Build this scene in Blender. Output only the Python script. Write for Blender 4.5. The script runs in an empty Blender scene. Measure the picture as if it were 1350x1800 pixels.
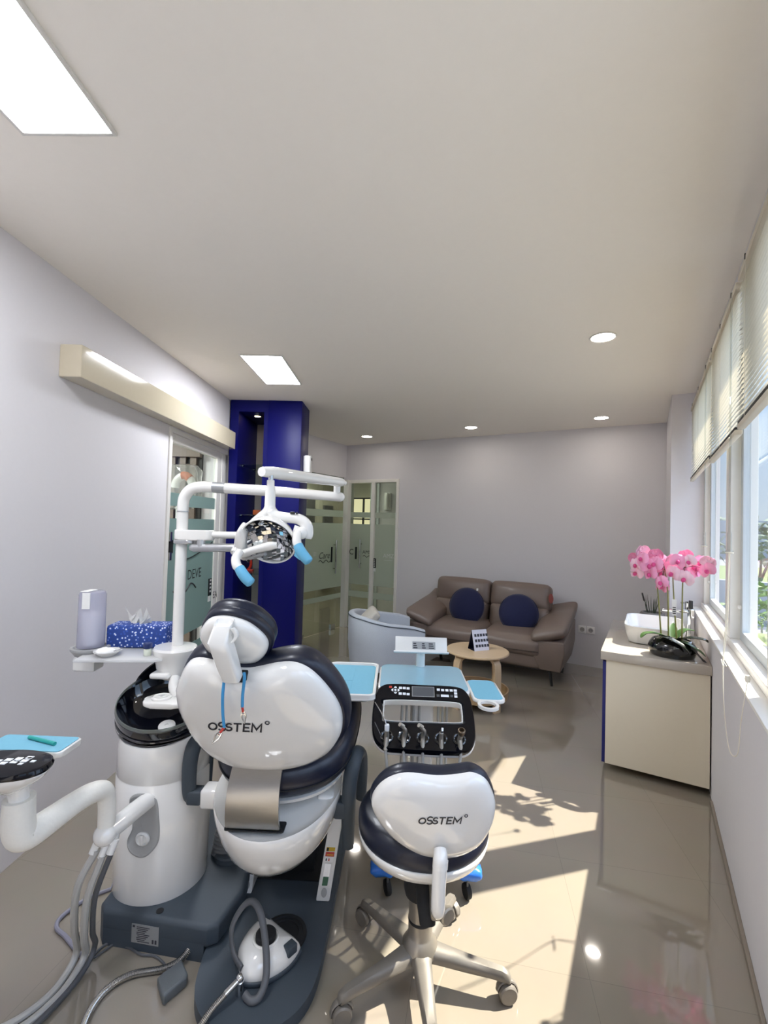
import bpy, bmesh, math, random
from mathutils import Vector, Matrix, Euler, noise
from math import sin, cos, pi, radians as RAD
random.seed(7)
S = bpy.context.scene
COL = S.collection
# ------------------------------------------------------------------ camera
CAM_F, CAM_YAW, CAM_PITCH, CAM_ROLL = 810.0, RAD(-29.77), RAD(1.53), RAD(1.62)
_f = Vector((sin(CAM_YAW) * cos(CAM_PITCH), cos(CAM_YAW) * cos(CAM_PITCH), sin(CAM_PITCH)))
_r = Vector((cos(CAM_YAW), -sin(CAM_YAW), 0)); _u = _r.cross(_f)
_r2 = cos(CAM_ROLL) * _r + sin(CAM_ROLL) * _u; _u2 = -sin(CAM_ROLL) * _r + cos(CAM_ROLL) * _u
cd = bpy.data.cameras.new('camera'); cam = bpy.data.objects.new('camera', cd); COL.objects.link(cam)
cd.sensor_fit = 'VERTICAL'; cd.sensor_height = 24.0; cd.lens = CAM_F / 1800 * 24.0
cd.clip_start = 0.02; cd.clip_end = 500
_m = Matrix((_r2, _u2, -_f)).transposed().to_4x4(); _m.translation = Vector((0, 0, 1.55)); cam.matrix_world = _m
S.camera = cam
# ------------------------------------------------------------------ light
vs = S.view_settings
vs.view_transform = 'Standard'; vs.look = 'None'; vs.gamma = 1; vs.exposure = 1.33; vs.use_curve_mapping = False
SUN_DIR = Vector((-0.548, -0.570, -0.94)).normalized()      # travel direction of the sunlight
SUN_POWER = 6.7; SKY_POWER = 1.0; PANEL_POWER = 18.5; DOWN_POWER = 24.0
sd = bpy.data.lights.new('sun', 'SUN'); sd.energy = SUN_POWER; sd.angle = RAD(0.6); sd.color = (1.0, 0.93, 0.82)
so = bpy.data.objects.new('sun', sd); COL.objects.link(so)
so.rotation_euler = SUN_DIR.to_track_quat('-Z', 'Y').to_euler(); so.location = (6, 8, 9)
w = bpy.data.worlds.new('sky'); S.world = w; w.use_nodes = True
nt = w.node_tree; bg = nt.nodes['Background']
tcw = nt.nodes.new('ShaderNodeTexCoord'); sx_ = nt.nodes.new('ShaderNodeSeparateXYZ'); nt.links.new(tcw.outputs['Generated'], sx_.inputs[0])
rw = nt.nodes.new('ShaderNodeValToRGB'); ew = rw.color_ramp.elements
ew[0].position = 0.0; ew[0].color = (.36, .42, .48, 1); ew[1].position = .22; ew[1].color = (.27, .38, .55, 1)
for p_, c_ in ((.5, (.9, 1.1, 1.5, 1)), (1.0, (1.1, 1.35, 1.9, 1))): q_ = ew.new(p_); q_.color = c_
nt.links.new(sx_.outputs['Z'], rw.inputs[0]); nt.links.new(rw.outputs[0], bg.inputs[0]); bg.inputs[1].default_value = SKY_POWER
S.cycles.max_bounces = 10; S.cycles.diffuse_bounces = 5; S.cycles.transparent_max_bounces = 16
S.cycles.caustics_reflective = False; S.cycles.caustics_refractive = False; S.cycles.sample_clamp_indirect = 6.0

# ------------------------------------------------------------------ materials
def hexc(h):
    h = h.lstrip('#'); c = [int(h[i:i + 2], 16) / 255 for i in (0, 2, 4)]
    return tuple(x / 12.92 if x <= 0.04045 else ((x + 0.055) / 1.055) ** 2.4 for x in c) + (1,)
MATS = {}
def mat(name, col, rough=0.5, metal=0.0, coat=0.0, vary=0.03, scale=40.0, bump=0.0, emit=0.0, emitcol=None, sheen=0.0,
        trans=0.0, alpha=1.0, sub=0.0, stretch=None, ior=None, spec=None):
    m = bpy.data.materials.new(name); m.use_nodes = True; t = m.node_tree; b = t.nodes['Principled BSDF']
    c = hexc(col) if isinstance(col, str) else tuple(col) + (1,)
    b.inputs['Roughness'].default_value = rough; b.inputs['Metallic'].default_value = metal
    b.inputs['Coat Weight'].default_value = coat; b.inputs['Coat Roughness'].default_value = 0.04
    b.inputs['Sheen Weight'].default_value = sheen; b.inputs['Transmission Weight'].default_value = trans
    b.inputs['Alpha'].default_value = alpha
    if ior: b.inputs['IOR'].default_value = ior
    if spec is not None: b.inputs['Specular IOR Level'].default_value = spec
    if sub: b.inputs['Subsurface Weight'].default_value = sub; b.inputs['Subsurface Radius'].default_value = (.02, .01, .008)
    tc = t.nodes.new('ShaderNodeTexCoord'); mp = t.nodes.new('ShaderNodeMapping'); t.links.new(tc.outputs['Object'], mp.inputs[0])
    if stretch: mp.inputs['Scale'].default_value = stretch
    n = t.nodes.new('ShaderNodeTexNoise'); n.inputs['Scale'].default_value = scale; n.inputs['Detail'].default_value = 4
    t.links.new(mp.outputs[0], n.inputs['Vector'])
    mx = t.nodes.new('ShaderNodeMix'); mx.data_type = 'RGBA'
    mx.inputs[6].default_value = tuple(x * (1 - vary) for x in c[:3]) + (1,); mx.inputs[7].default_value = tuple(min(1, x * (1 + vary)) for x in c[:3]) + (1,)
    t.links.new(n.outputs['Fac'], mx.inputs[0]); t.links.new(mx.outputs[2], b.inputs['Base Color'])
    if bump:
        bp = t.nodes.new('ShaderNodeBump'); bp.inputs['Strength'].default_value = bump; bp.inputs['Distance'].default_value = 0.004
        t.links.new(n.outputs['Fac'], bp.inputs['Height']); t.links.new(bp.outputs[0], b.inputs['Normal'])
    if emit:
        b.inputs['Emission Color'].default_value = hexc(emitcol) if emitcol else c; b.inputs['Emission Strength'].default_value = emit
    MATS[name] = m
    return m
def thin_glass(name, tint=(1, 1, 1), rough=0.0, refl=1.0, haze=None, hazeamt=0.0):
    """a pane: mostly straight-through light with a fresnel reflection, optional milky scatter"""
    m = bpy.data.materials.new(name); m.use_nodes = True; t = m.node_tree; t.nodes.clear()
    o = t.nodes.new('ShaderNodeOutputMaterial'); tr = t.nodes.new('ShaderNodeBsdfTransparent'); tr.inputs[0].default_value = tuple(tint) + (1,)
    gl = t.nodes.new('ShaderNodeBsdfGlossy'); gl.inputs['Roughness'].default_value = rough
    fr = t.nodes.new('ShaderNodeFresnel'); fr.inputs[0].default_value = 1.5
    mu = t.nodes.new('ShaderNodeMath'); mu.operation = 'MULTIPLY'; mu.inputs[1].default_value = refl
    ge = t.nodes.new('ShaderNodeNewGeometry'); fb = t.nodes.new('ShaderNodeMath'); fb.operation = 'SUBTRACT'; fb.inputs[0].default_value = 1.0
    t.links.new(ge.outputs['Backfacing'], fb.inputs[1]); mf = t.nodes.new('ShaderNodeMath'); mf.operation = 'MULTIPLY'
    t.links.new(fr.outputs[0], mf.inputs[0]); t.links.new(fb.outputs[0], mf.inputs[1]); t.links.new(mf.outputs[0], mu.inputs[0])
    base = tr.outputs[0]
    if haze:
        df = t.nodes.new('ShaderNodeBsdfDiffuse'); df.inputs[0].default_value = hexc(haze)
        tl = t.nodes.new('ShaderNodeBsdfTranslucent'); tl.inputs[0].default_value = hexc(haze)
        m1 = t.nodes.new('ShaderNodeMixShader'); m1.inputs[0].default_value = 0.4
        t.links.new(df.outputs[0], m1.inputs[1]); t.links.new(tl.outputs[0], m1.inputs[2])
        m2 = t.nodes.new('ShaderNodeMixShader'); m2.inputs[0].default_value = hazeamt
        t.links.new(base, m2.inputs[1]); t.links.new(m1.outputs[0], m2.inputs[2]); base = m2.outputs[0]
    mx = t.nodes.new('ShaderNodeMixShader'); t.links.new(mu.outputs[0], mx.inputs[0]); t.links.new(base, mx.inputs[1]); t.links.new(gl.outputs[0], mx.inputs[2])
    t.links.new(mx.outputs[0], o.inputs[0]); MATS[name] = m
    return m
def emission(name, col, strength):
    m = bpy.data.materials.new(name); m.use_nodes = True; t = m.node_tree; t.nodes.clear()
    o = t.nodes.new('ShaderNodeOutputMaterial'); e = t.nodes.new('ShaderNodeEmission')
    e.inputs[0].default_value = hexc(col); e.inputs[1].default_value = strength; t.links.new(e.outputs[0], o.inputs[0]); MATS[name] = m
    return m

# ------------------------------------------------------------------ mesh helpers (all add to a bmesh)
def BM(): return bmesh.new()
def box(b, x0, x1, y0, y1, z0, z1, bev=0.0, seg=3, M=None):
    r = bmesh.ops.create_cube(b, size=1); vs_ = r['verts']
    for v in vs_: v.co = Vector((x0 + (v.co.x + .5) * (x1 - x0), y0 + (v.co.y + .5) * (y1 - y0), z0 + (v.co.z + .5) * (z1 - z0)))
    if M is not None:
        for v in vs_: v.co = M @ v.co
    if bev:
        es = list({e for v in vs_ for e in v.link_edges})
        bmesh.ops.bevel(b, geom=es, offset=bev, segments=seg, profile=0.5, affect='EDGES', clamp_overlap=True)
    return b
def smoothpath(pts, n=8):
    P = [Vector(p) for p in pts]; out = []
    if len(P) < 3: return P
    for i in range(len(P) - 1):
        p0 = P[i - 1] if i else P[0] * 2 - P[1]; p1 = P[i]; p2 = P[i + 1]; p3 = P[i + 2] if i + 2 < len(P) else P[-1] * 2 - P[-2]
        for k in range(n):
            t = k / n
            out.append(0.5 * ((2 * p1) + (p2 - p0) * t + (2 * p0 - 5 * p1 + 4 * p2 - p3) * t * t + (3 * p1 - p0 - 3 * p2 + p3) * t ** 3))
    out.append(P[-1]); return out
def loft(b, rings, close=True, cap=True, wrap=False):
    R_ = [[b.verts.new(p) for p in r] for r in rings]
    n = len(R_[0])
    for a, c in zip(R_, R_[1:] + (R_[:1] if wrap else [])):
        for i in range(n if close else n - 1):
            j = (i + 1) % n
            try: b.faces.new((a[i], a[j], c[j], c[i]))
            except ValueError: pass
    if cap and close:
        for r in (R_[0][::-1], R_[-1]):
            try: b.faces.new(r)
            except ValueError: pass
    return b
def tube(b, pts, r, n=12, smooth=0, flat=1.0, up=None, cap=True):
    """round (or flattened) bar along a path; r a number or a list along the given points"""
    P = [Vector(p) for p in pts]
    rr = list(r) if isinstance(r, (list, tuple)) else [r] * len(P)
    if smooth and len(P) > 2:
        Q = smoothpath(P, smooth); m_ = len(P) - 1
        rr = [rr[min(m_, int(i / smooth))] * (1 - (i / smooth) % 1) + rr[min(m_, int(i / smooth) + 1)] * ((i / smooth) % 1) for i in range(len(Q))]
        P = Q
    T = [(P[min(i + 1, len(P) - 1)] - P[max(i - 1, 0)]).normalized() for i in range(len(P))]
    u = Vector(up) if up else (Vector((0, 0, 1)) if abs(T[0].z) < .9 else Vector((1, 0, 0)))
    rings = []
    for i, p in enumerate(P):
        u = (u - T[i] * u.dot(T[i])).normalized(); v = T[i].cross(u)
        rings.append([p + (u * cos(a) * flat + v * sin(a)) * rr[i] for a in [2 * pi * k / n for k in range(n)]])
    return loft(b, rings, cap=cap)
def lathe(b, prof, c=(0, 0, 0), n=32, M=None, sx=1.0, sy=1.0):
    """profile of (radius, height) turned about z; radius 0 ends are closed by caps"""
    rings = []
    for r, z in prof:
        r = max(r, 1e-4)
        ring = [Vector((c[0] + r * sx * cos(2 * pi * k / n), c[1] + r * sy * sin(2 * pi * k / n), c[2] + z)) for k in range(n)]
        rings.append([M @ p for p in ring] if M is not None else ring)
    if prof[0][0] > 1e-3 and prof[-1][0] > 1e-3:              # an open ring section closes on itself
        return loft(b, rings, cap=False, wrap=True)
    return loft(b, rings)
def prism(b, poly, z0, z1, bev=0.0, seg=3, M=None):
    """polygon (x, y) raised from z0 to z1"""
    old = set(b.verts)
    bot = [b.verts.new((x, y, z0)) for x, y in poly]; top = [b.verts.new((x, y, z1)) for x, y in poly]
    n = len(poly); fs = [b.faces.new(top), b.faces.new(bot[::-1])]
    for i in range(n): fs.append(b.faces.new((bot[i], bot[(i + 1) % n], top[(i + 1) % n], top[i])))
    if bev:
        es = list(set(fs[0].edges) | set(fs[1].edges))
        r = bmesh.ops.bevel(b, geom=es, offset=bev, segments=seg, profile=0.5, affect='EDGES', clamp_overlap=True)
    if M is not None:
        for v in b.verts:
            if v not in old: v.co = M @ v.co
    return b
def roundrect(x0, x1, y0, y1, r, n=6):
    out = []
    for cx, cy, a0 in ((x1 - r, y1 - r, 0), (x0 + r, y1 - r, 90), (x0 + r, y0 + r, 180), (x1 - r, y0 + r, 270)):
        for k in range(n + 1):
            a = RAD(a0 + 90 * k / n); out.append((cx + r * cos(a), cy + r * sin(a)))
    return out
def closedspline(pts, n=8):
    P = [Vector((p[0], p[1])) for p in pts]; N = len(P); out = []
    for i in range(N):
        p0, p1, p2, p3 = P[i - 1], P[i], P[(i + 1) % N], P[(i + 2) % N]
        for k in range(n):
            t = k / n
            out.append(0.5 * ((2 * p1) + (p2 - p0) * t + (2 * p0 - 5 * p1 + 4 * p2 - p3) * t * t + (3 * p1 - p0 - 3 * p2 + p3) * t ** 3))
    return [(p.x, p.y) for p in out]
def dome(b, outline, prof, M=None, centre=None):
    """outline (a, b) shrunk to its centre while rising: prof = [(scale, height)...]; M places it"""
    cx, cy = centre or (sum(p[0] for p in outline) / len(outline), sum(p[1] for p in outline) / len(outline))
    rings = []
    for s, h in prof:
        s = max(s, 1e-3)
        ring = [Vector((cx + (x - cx) * s, cy + (y - cy) * s, h)) for x, y in outline]
        rings.append([M @ p for p in ring] if M is not None else ring)
    return loft(b, rings)
def softbox(b, sx, sy, sz, r=0.05, bulge=(0, 0, 0), n=10, M=None):
    """a stuffed box: rounded edges of radius r and faces that swell by bulge"""
    for v in b.verts: v.tag = True
    r0 = bmesh.ops.create_cube(b, size=2); new = set(r0['verts'])
    es = list({e for v in new for e in v.link_edges})
    bmesh.ops.subdivide_edges(b, edges=es, cuts=n, use_grid_fill=True)
    done = [v for v in b.verts if v in new or not v.tag]
    for v in done:
        if v.tag: continue
        v.tag = True
        c = v.co.copy(); h = Vector((sx / 2, sy / 2, sz / 2))
        q = Vector([ (abs(x) ** 1.0) * (1 if x >= 0 else -1) for x in c])
        # denser samples near the edges so that the rounding reads
        q = Vector([sin(x * pi / 2) * .35 + x * .65 for x in q])
        p = Vector((q.x * h.x, q.y * h.y, q.z * h.z))
        inner = Vector([max(-(h[i] - r), min(h[i] - r, p[i])) for i in range(3)])
        d = p - inner
        if d.length > 1e-6:
            # map the square shell to the round shell
            mx_ = max(abs(d[i]) for i in range(3))
            d = d.normalized() * mx_
        p = inner + d
        a = [1 - min(1, abs(q[i])) ** 2 for i in range(3)]
        sg = [1 if q[i] > 0 else -1 for i in range(3)]
        w_ = [abs(q[i]) ** 3 for i in range(3)]
        p += Vector((sg[0] * bulge[0] * a[1] * a[2] * w_[0], sg[1] * bulge[1] * a[0] * a[2] * w_[1], sg[2] * bulge[2] * a[0] * a[1] * w_[2]))
        v.co = M @ p if M is not None else p
    return b
def text_bm(b, txt, size, M, fn=None, depth=0.0, shear=0.0, align='CENTER', bold=0.0, sx=1.0):
    """lettering as a mesh; fn maps flat (x, y) to a point on a curved surface, else M places it"""
    cu = bpy.data.curves.new('lettering', 'FONT'); cu.body = txt; cu.size = size; cu.shear = shear; cu.align_x = align; cu.align_y = 'CENTER'
    cu.offset = bold; cu.extrude = depth; cu.resolution_u = 3
    ob = bpy.data.objects.new('lettering', cu); COL.objects.link(ob)
    bpy.context.view_layer.update()
    me = bpy.data.meshes.new_from_object(ob.evaluated_get(bpy.context.evaluated_depsgraph_get()))
    bpy.data.objects.remove(ob); bpy.data.curves.remove(cu)
    t_ = bmesh.new(); t_.from_mesh(me); bpy.data.meshes.remove(me)
    bmesh.ops.triangulate(t_, faces=t_.faces[:])
    for v in t_.verts:
        p = Vector((v.co.x * sx, v.co.y, v.co.z))
        v.co = fn(p.x, p.y) if fn else M @ p
    tmp = bpy.data.meshes.new('t'); t_.to_mesh(tmp); t_.free(); b.from_mesh(tmp); bpy.data.meshes.remove(tmp)
    return b
def stroke(b, pts, w_, fn, cap=True):
    """a flat pen stroke along (x, y) points, laid on a surface by fn"""
    P = [Vector((p[0], p[1])) for p in pts]; n = len(P); closed = (P[0] - P[-1]).length < 1e-6
    L, R_ = [], []
    for i, p in enumerate(P):
        a = P[i] - P[i - 1] if i else (P[-1] - P[-2] if closed else P[1] - P[0]); c = P[i + 1] - P[i] if i < n - 1 else (P[1] - P[0] if closed else P[-1] - P[-2])
        a.normalize(); c.normalize(); na, nc = Vector((-a.y, a.x)), Vector((-c.y, c.x)); m_ = (na + nc).normalized(); k = w_ / 2 / max(.45, m_.dot(na))
        L.append(p + m_ * k); R_.append(p - m_ * k)
    VL, VR = [b.verts.new(fn(p.x, p.y)) for p in L], [b.verts.new(fn(p.x, p.y)) for p in R_]
    for i in range(n - 1): b.faces.new((VL[i], VL[i + 1], VR[i + 1], VR[i]))
def wordmark(b, h, fn, sl=.2):
    """the slanted OSSTEM lettering with its raised ring, centred on the word, cap height h"""
    w_ = .17
    arc = lambda cx, cy, rx, ry, a0, a1, n=14: [(cx + rx * cos(RAD(a0 + (a1 - a0) * i / n)), cy + ry * sin(RAD(a0 + (a1 - a0) * i / n))) for i in range(n + 1)]
    def S_(x, s=1.0, dy=0): return [(x + p * s, dy + q * s) for p, q in arc(.32, .70, .25, .21, 25, 180, 8) + arc(.30, .70, .23, .21, 190, 262, 4) + arc(.34, .30, .25, .20, 82, 0, 6) + arc(.33, .30, .26, .21, -10, -160, 8)]
    T_ = [arc(.30, .46, .36, .37, 0, 360, 28), S_(.76, 1.15, -.05), S_(1.46, .96, .02), [(2.16, .91), (2.88, .91)], [(2.52, .91), (2.52, .0)], [(3.66, .91), (3.1, .91), (3.1, .09), (3.66, .09)], [(3.1, .50), (3.58, .50)],
          [(3.84, .0), (3.84, .91), (4.24, .30), (4.64, .91), (4.64, .0)]]
    for P in T_: stroke(b, [((x - 2.35 + sl * (y - .5)) * h, (y - .5) * h) for x, y in P], w_ * h, fn)
    stroke(b, [((x - 2.35 + sl * .5) * h, (y - .5) * h) for x, y in arc(5.12, 1.05, .17, .17, 0, 360, 20)], .10 * h, fn)
def hose(b, pts, r, n=10, sm=10, ring=0.0, pitch=0.006):
    """a hose; ring > 0 corrugates it"""
    P = smoothpath(pts, sm)
    if ring:
        L = [0]
        for a, c in zip(P, P[1:]): L.append(L[-1] + (c - a).length)
        N = int(L[-1] / pitch * 2); Q = []; j = 0
        for i in range(N + 1):
            d = L[-1] * i / N
            while j < len(L) - 2 and L[j + 1] < d: j += 1
            t = (d - L[j]) / max(1e-9, L[j + 1] - L[j]); Q.append(P[j].lerp(P[j + 1], t))
        return tube(b, Q, [r + (ring if i % 2 else 0) for i in range(len(Q))], n)
    return tube(b, P, r, n)

# ------------------------------------------------------------------ objects
def finish(name, b, m, smooth=True, ang=35):
    bmesh.ops.recalc_face_normals(b, faces=b.faces)
    me = bpy.data.meshes.new(name); b.to_mesh(me); b.free()
    for mm in (m if isinstance(m, (list, tuple)) else [m]): me.materials.append(MATS[mm] if isinstance(mm, str) else mm)
    if smooth:
        for p in me.polygons: p.use_smooth = True
        try: me.set_sharp_from_angle(angle=RAD(ang))
        except AttributeError: pass
    o = bpy.data.objects.new(name, me); COL.objects.link(o)
    return o
def tag(o, label=None, cat=None, group=None, kind=None):
    if label: o['label'] = label
    if cat: o['category'] = cat
    if group: o['group'] = group
    if kind: o['kind'] = kind
    return o
ROT_D = RAD(28.3)                    # the treatment unit and the long left wall run along this heading
class Thing:
    """an Empty at the thing's base that parents its parts; part geometry is given in the frame the thing stands in"""
    def __init__(s, name, label, cat, base=(0, 0, 0), rot=ROT_D, group=None, loc=None):
        s.off = Vector(base); s.o = bpy.data.objects.new(name, None); COL.objects.link(s.o)
        s.o.empty_display_size = 0.05
        s.o.location = Vector(loc) if loc is not None else Matrix.Rotation(rot, 3, 'Z') @ s.off
        s.o.rotation_euler = (0, 0, rot); tag(s.o, label, cat, group)
    def part(s, name, b, m, parent=None, smooth=True, label=None, ang=35, kind=None):
        for v in b.verts: v.co -= s.off
        o = finish(name, b, m, smooth, ang); o.parent = parent or s.o
        if label: o['label'] = label
        if kind: o['kind'] = kind
        return o
def single(name, b, m, label, cat, base=(0, 0, 0), rot=ROT_D, group=None, loc=None, smooth=True, ang=35, kind=None):
    """a thing that is one mesh"""
    off = Vector(base)
    for v in b.verts: v.co -= off
    o = finish(name, b, m, smooth, ang)
    o.location = Vector(loc) if loc is not None else Matrix.Rotation(rot, 3, 'Z') @ off
    o.rotation_euler = (0, 0, rot); tag(o, label, cat, group, kind)
    return o
def struct(name, b, m, parent=None, rot=0.0, smooth=False):
    o = finish(name, b, m, smooth); 
    if parent: o.parent = parent
    else: o['kind'] = 'structure'; o.rotation_euler = (0, 0, rot)
    return o
def dup(root, loc=None, rotz=None, label=None):
    r = root.copy(); COL.objects.link(r)
    if loc is not None: r.location = loc
    if rotz is not None: r.rotation_euler = (0, 0, rotz)
    if label: r['label'] = label
    for ch in list(root.children):
        c = ch.copy(); COL.objects.link(c); c.parent = r
        for g in ch.children:
            d = g.copy(); COL.objects.link(d); d.parent = c
    return r
def TRS(loc=(0, 0, 0), rx=0, ry=0, rz=0, s=(1, 1, 1)):
    return Matrix.Translation(loc) @ Euler((RAD(rx), RAD(ry), RAD(rz))).to_matrix().to_4x4() @ Matrix.Diagonal((*s, 1))
# ------------------------------------------------------------------ the room
H = 2.73; XR = 0.343; YB = 5.77; XG = -3.98; UL = -1.66
mat('wall_paint', '#d9d6d9', 0.85, vary=0.015, scale=60, bump=0.02)
mat('ceiling_paint', '#f3ede4', 0.9, vary=0.012, scale=30)
mat('white_frame', '#e9e6e0', 0.35, vary=0.02)
mat('skirting', '#8a8074', 0.5)
def floor_material():
    m = bpy.data.materials.new('floor_tile'); m.use_nodes = True; t = m.node_tree; b = t.nodes['Principled BSDF']
    tc = t.nodes.new('ShaderNodeTexCoord'); mp = t.nodes.new('ShaderNodeMapping'); t.links.new(tc.outputs['Object'], mp.inputs[0])
    mp.inputs['Rotation'].default_value = (0, 0, RAD(-18.2)); mp.inputs['Location'].default_value = (0.187, 0.05, 0)
    br = t.nodes.new('ShaderNodeTexBrick'); br.offset = 0.0; br.inputs['Scale'].default_value = 1.0
    br.inputs['Brick Width'].default_value = 0.6; br.inputs['Row Height'].default_value = 0.6; br.inputs['Mortar Size'].default_value = 0.0012; br.inputs['Mortar Smooth'].default_value = 0.3
    a = hexc('#978d7f')[:3]
    br.inputs['Color1'].default_value = a + (1,); br.inputs['Color2'].default_value = tuple(x * .97 for x in a) + (1,); br.inputs['Mortar'].default_value = tuple(x * .78 for x in a) + (1,)
    t.links.new(mp.outputs[0], br.inputs['Vector'])
    n = t.nodes.new('ShaderNodeTexNoise'); n.inputs['Scale'].default_value = 5; n.inputs['Detail'].default_value = 5; t.links.new(tc.outputs['Object'], n.inputs['Vector'])
    mx = t.nodes.new('ShaderNodeMix'); mx.data_type = 'RGBA'; mx.blend_type = 'MULTIPLY'; mx.inputs[0].default_value = 0.10
    t.links.new(br.outputs['Color'], mx.inputs[6]); t.links.new(n.outputs['Color'], mx.inputs[7]); t.links.new(mx.outputs[2], b.inputs['Base Color'])
    b.inputs['Roughness'].default_value = 0.06; b.inputs['Specular IOR Level'].default_value = 0.5; b.inputs['Coat Weight'].default_value = 1.0; b.inputs['Coat Roughness'].default_value = 0.01; b.inputs['Coat IOR'].default_value = 1.6; MATS['floor_tile'] = m
floor_material()
b = BM(); box(b, -6.2, 0.6, -2.0, 8.6, -0.12, 0); struct('floor', b, 'floor_tile')
b = BM(); box(b, -6.2, 0.6, -2.0, 8.6, H, H + .12); struct('ceiling', b, 'ceiling_paint')
# right wall with the long window, the pillar at its far end
WZ0, WZ1, WY0, WY1 = 0.93, 2.60, -1.2, 4.62
b = BM(); box(b, XR, XR + .17, -1.5, WY1, 0, WZ0 - .0); box(b, XR, XR + .17, -1.5, WY1, WZ1, H); box(b, XR, XR + .17, -1.5, WY0, WZ0, WZ1)
struct('wall_right', b, 'wall_paint')
b = BM(); box(b, 0.17, XR + .17, WY1, YB, 0, H); struct('wall_pillar', b, 'wall_paint')
b = BM(); box(b, XR - .014, XR, -1.5, 3.28, 0, .022, .003, 2); struct('baseboard_right', b, 'skirting')
# back wall with the glass door opening
DX0, DX1, DZ = -3.98, -3.06, 2.20
b = BM(); box(b, DX1, 0.52, YB, YB + .12, 0, H); box(b, XG - .12, DX1, YB, YB + .12, DZ, H); struct('wall_back', b, 'wall_paint')
# wall over the glass partition, left wall in its skewed heading, rear wall behind the camera
b = BM(); box(b, XG - .1, XG, 3.9, YB, 2.235, H); struct('wall_partition', b, 'wall_paint')
b = BM(); box(b, UL - .1, UL, -1.6, 3.285, 0, H); box(b, UL - .1, UL, 3.285, 4.62, 2.22, H); box(b, UL - .1, UL, 4.62, 5.1, 0, H)
struct('wall_left', b, 'wall_paint', rot=ROT_D)
b = BM(); box(b, -2.5, 0.6, -1.6, -1.5, 0, H); struct('wall_rear', b, 'wall_paint')
# ---- window frames (white aluminium)
wn = bpy.data.objects.new('window_1', None); COL.objects.link(wn); wn['kind'] = 'structure'
def fr(name, *a, m='white_frame', bev=.003): 
    b = BM(); box(b, *a, bev, 2); return struct(name, b, m, wn)
FX0, FX1 = 0.405, 0.485
fr('window_sill', XR - .012, .56, WY0, WY1, WZ0, WZ0 + .014)
fr('bottom_rail', FX0 - .012, FX1, WY0, WY1, WZ0 + .014, WZ0 + .055)
fr('top_rail', FX0, FX1, WY0, WY1, WZ1 - .05, WZ1)
fr('jamb', FX0, FX1, WY1 - .07, WY1, WZ0 + .055, WZ1 - .05)
mull = [3.13, 2.06, 1.0, -0.1]
for y in mull: fr('mullion', FX0 - .01, FX1 + .03, y, y + .17, WZ0 + .055, WZ1 - .05)
mat('sash_grey', '#c9cfd2', 0.4)
edges = [(3.30, 4.55), (2.23, 3.13), (1.17, 2.06), (.07, 1.0), (-1.15, -.1)]
thin_glass('window_glass', (0.97, 0.985, 0.98), refl=1.0)
for i, (a, c) in enumerate(edges):
    b = BM()
    for (y0, y1, z0, z1) in ((a, a + .06, .985, 2.55), (c - .06, c, .985, 2.55), (a + .06, c - .06, .985, 1.035), (a + .06, c - .06, 2.50, 2.55)): box(b, .440, .475, y0, y1, z0, z1, .003, 2)
    struct('sash', b, 'sash_grey', wn)
    b = BM(); box(b, .455, .459, a + .055, c - .055, 1.03, 2.505); struct('pane', b, 'window_glass', wn)
    b = BM(); lathe(b, [(.012, 0), (.012, .008), (.008, .016), (0, .018)], n=14, M=TRS((.440, c - .03, 1.16), ry=-90)); struct('catch', b, 'white_frame', wn)
# ---- sliding door in the left wall
thin_glass('door_glass', (0.80, 0.86, 0.85), refl=0.9)
thin_glass('frosted_glass', (0.7, 0.76, 0.75), rough=0.12, refl=0.6, haze='#93a8a5', hazeamt=0.96)
thin_glass('frosted_green', (0.6, 0.66, 0.6), rough=0.10, refl=0.8, haze='#cfd7c9', hazeamt=0.96)
thin_glass('green_glass', (0.64, 0.69, 0.63), refl=1.0)
mat('black_decal', '#14161a', 0.5); mat('white_decal', '#e4e6e4', 0.5)
mat('steel', '#b9b8b4', 0.22, 1.0, vary=0.05); mat('dark_metal', '#3a3a3c', 0.4, 0.6)
d1 = bpy.data.objects.new('door_1', None); COL.objects.link(d1); d1['kind'] = 'structure'; d1.rotation_euler = (0, 0, ROT_D)
def dl(name, m, *boxes, parent=None, bev=.003):
    b = BM()
    for bx in boxes: box(b, *bx, bev, 2)
    return struct(name, b, m, parent or d1)
dl('casing', 'white_frame', (UL - .10, UL + .012, 3.285, 3.325, 0, 2.22), (UL - .10, UL + .012, 4.53, 4.62, 0, 2.22), (UL - .10, UL + .002, 3.325, 4.53, 2.185, 2.22))
dl('leaf_frame', 'white_frame', (UL - .055, UL - .015, 3.325, 3.375, 0.01, 2.185), (UL - .055, UL - .015, 4.25, 4.33, 0.01, 2.185), (UL - .055, UL - .015, 4.36, 4.42, 0.01, 2.185), (UL - .055, UL - .015, 3.375, 4.25, 2.12, 2.185), (UL - .055, UL - .015, 3.375, 4.25, 0.01, .10))
GU = UL - .035
dl('leaf_edge', 'white_frame', (UL - .075, UL - .02, 4.33, 4.36, .01, 2.185), (UL - .075, UL - .03, 4.42, 4.53, .01, 2.185))
dl('clear_pane', 'door_glass', (GU - .004, GU + .004, 3.37, 4.255, .1, 2.13), bev=0)
for z0, z1 in ((1.645, 1.745), (.61, 1.55), (.44, .51)): dl('frosted_band', 'frosted_glass', (GU + .0045, GU + .0065, 3.372, 4.253, z0, z1), bev=0)
def wall_text(parent, txt, size, m, v, z, u=GU + .0075, name='lettering', flip=False, shear=0, face=1):
    b = BM(); M = Matrix(((0, 0, 1, u), (1 if not flip else -1, 0, 0, v), (0, 1, 0, z), (0, 0, 0, 1)))
    text_bm(b, txt, size, M, shear=shear); return struct(name, b, m, parent)
wall_text(d1, 'DEVE', .115, 'black_decal', 3.87, 1.085)
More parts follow.
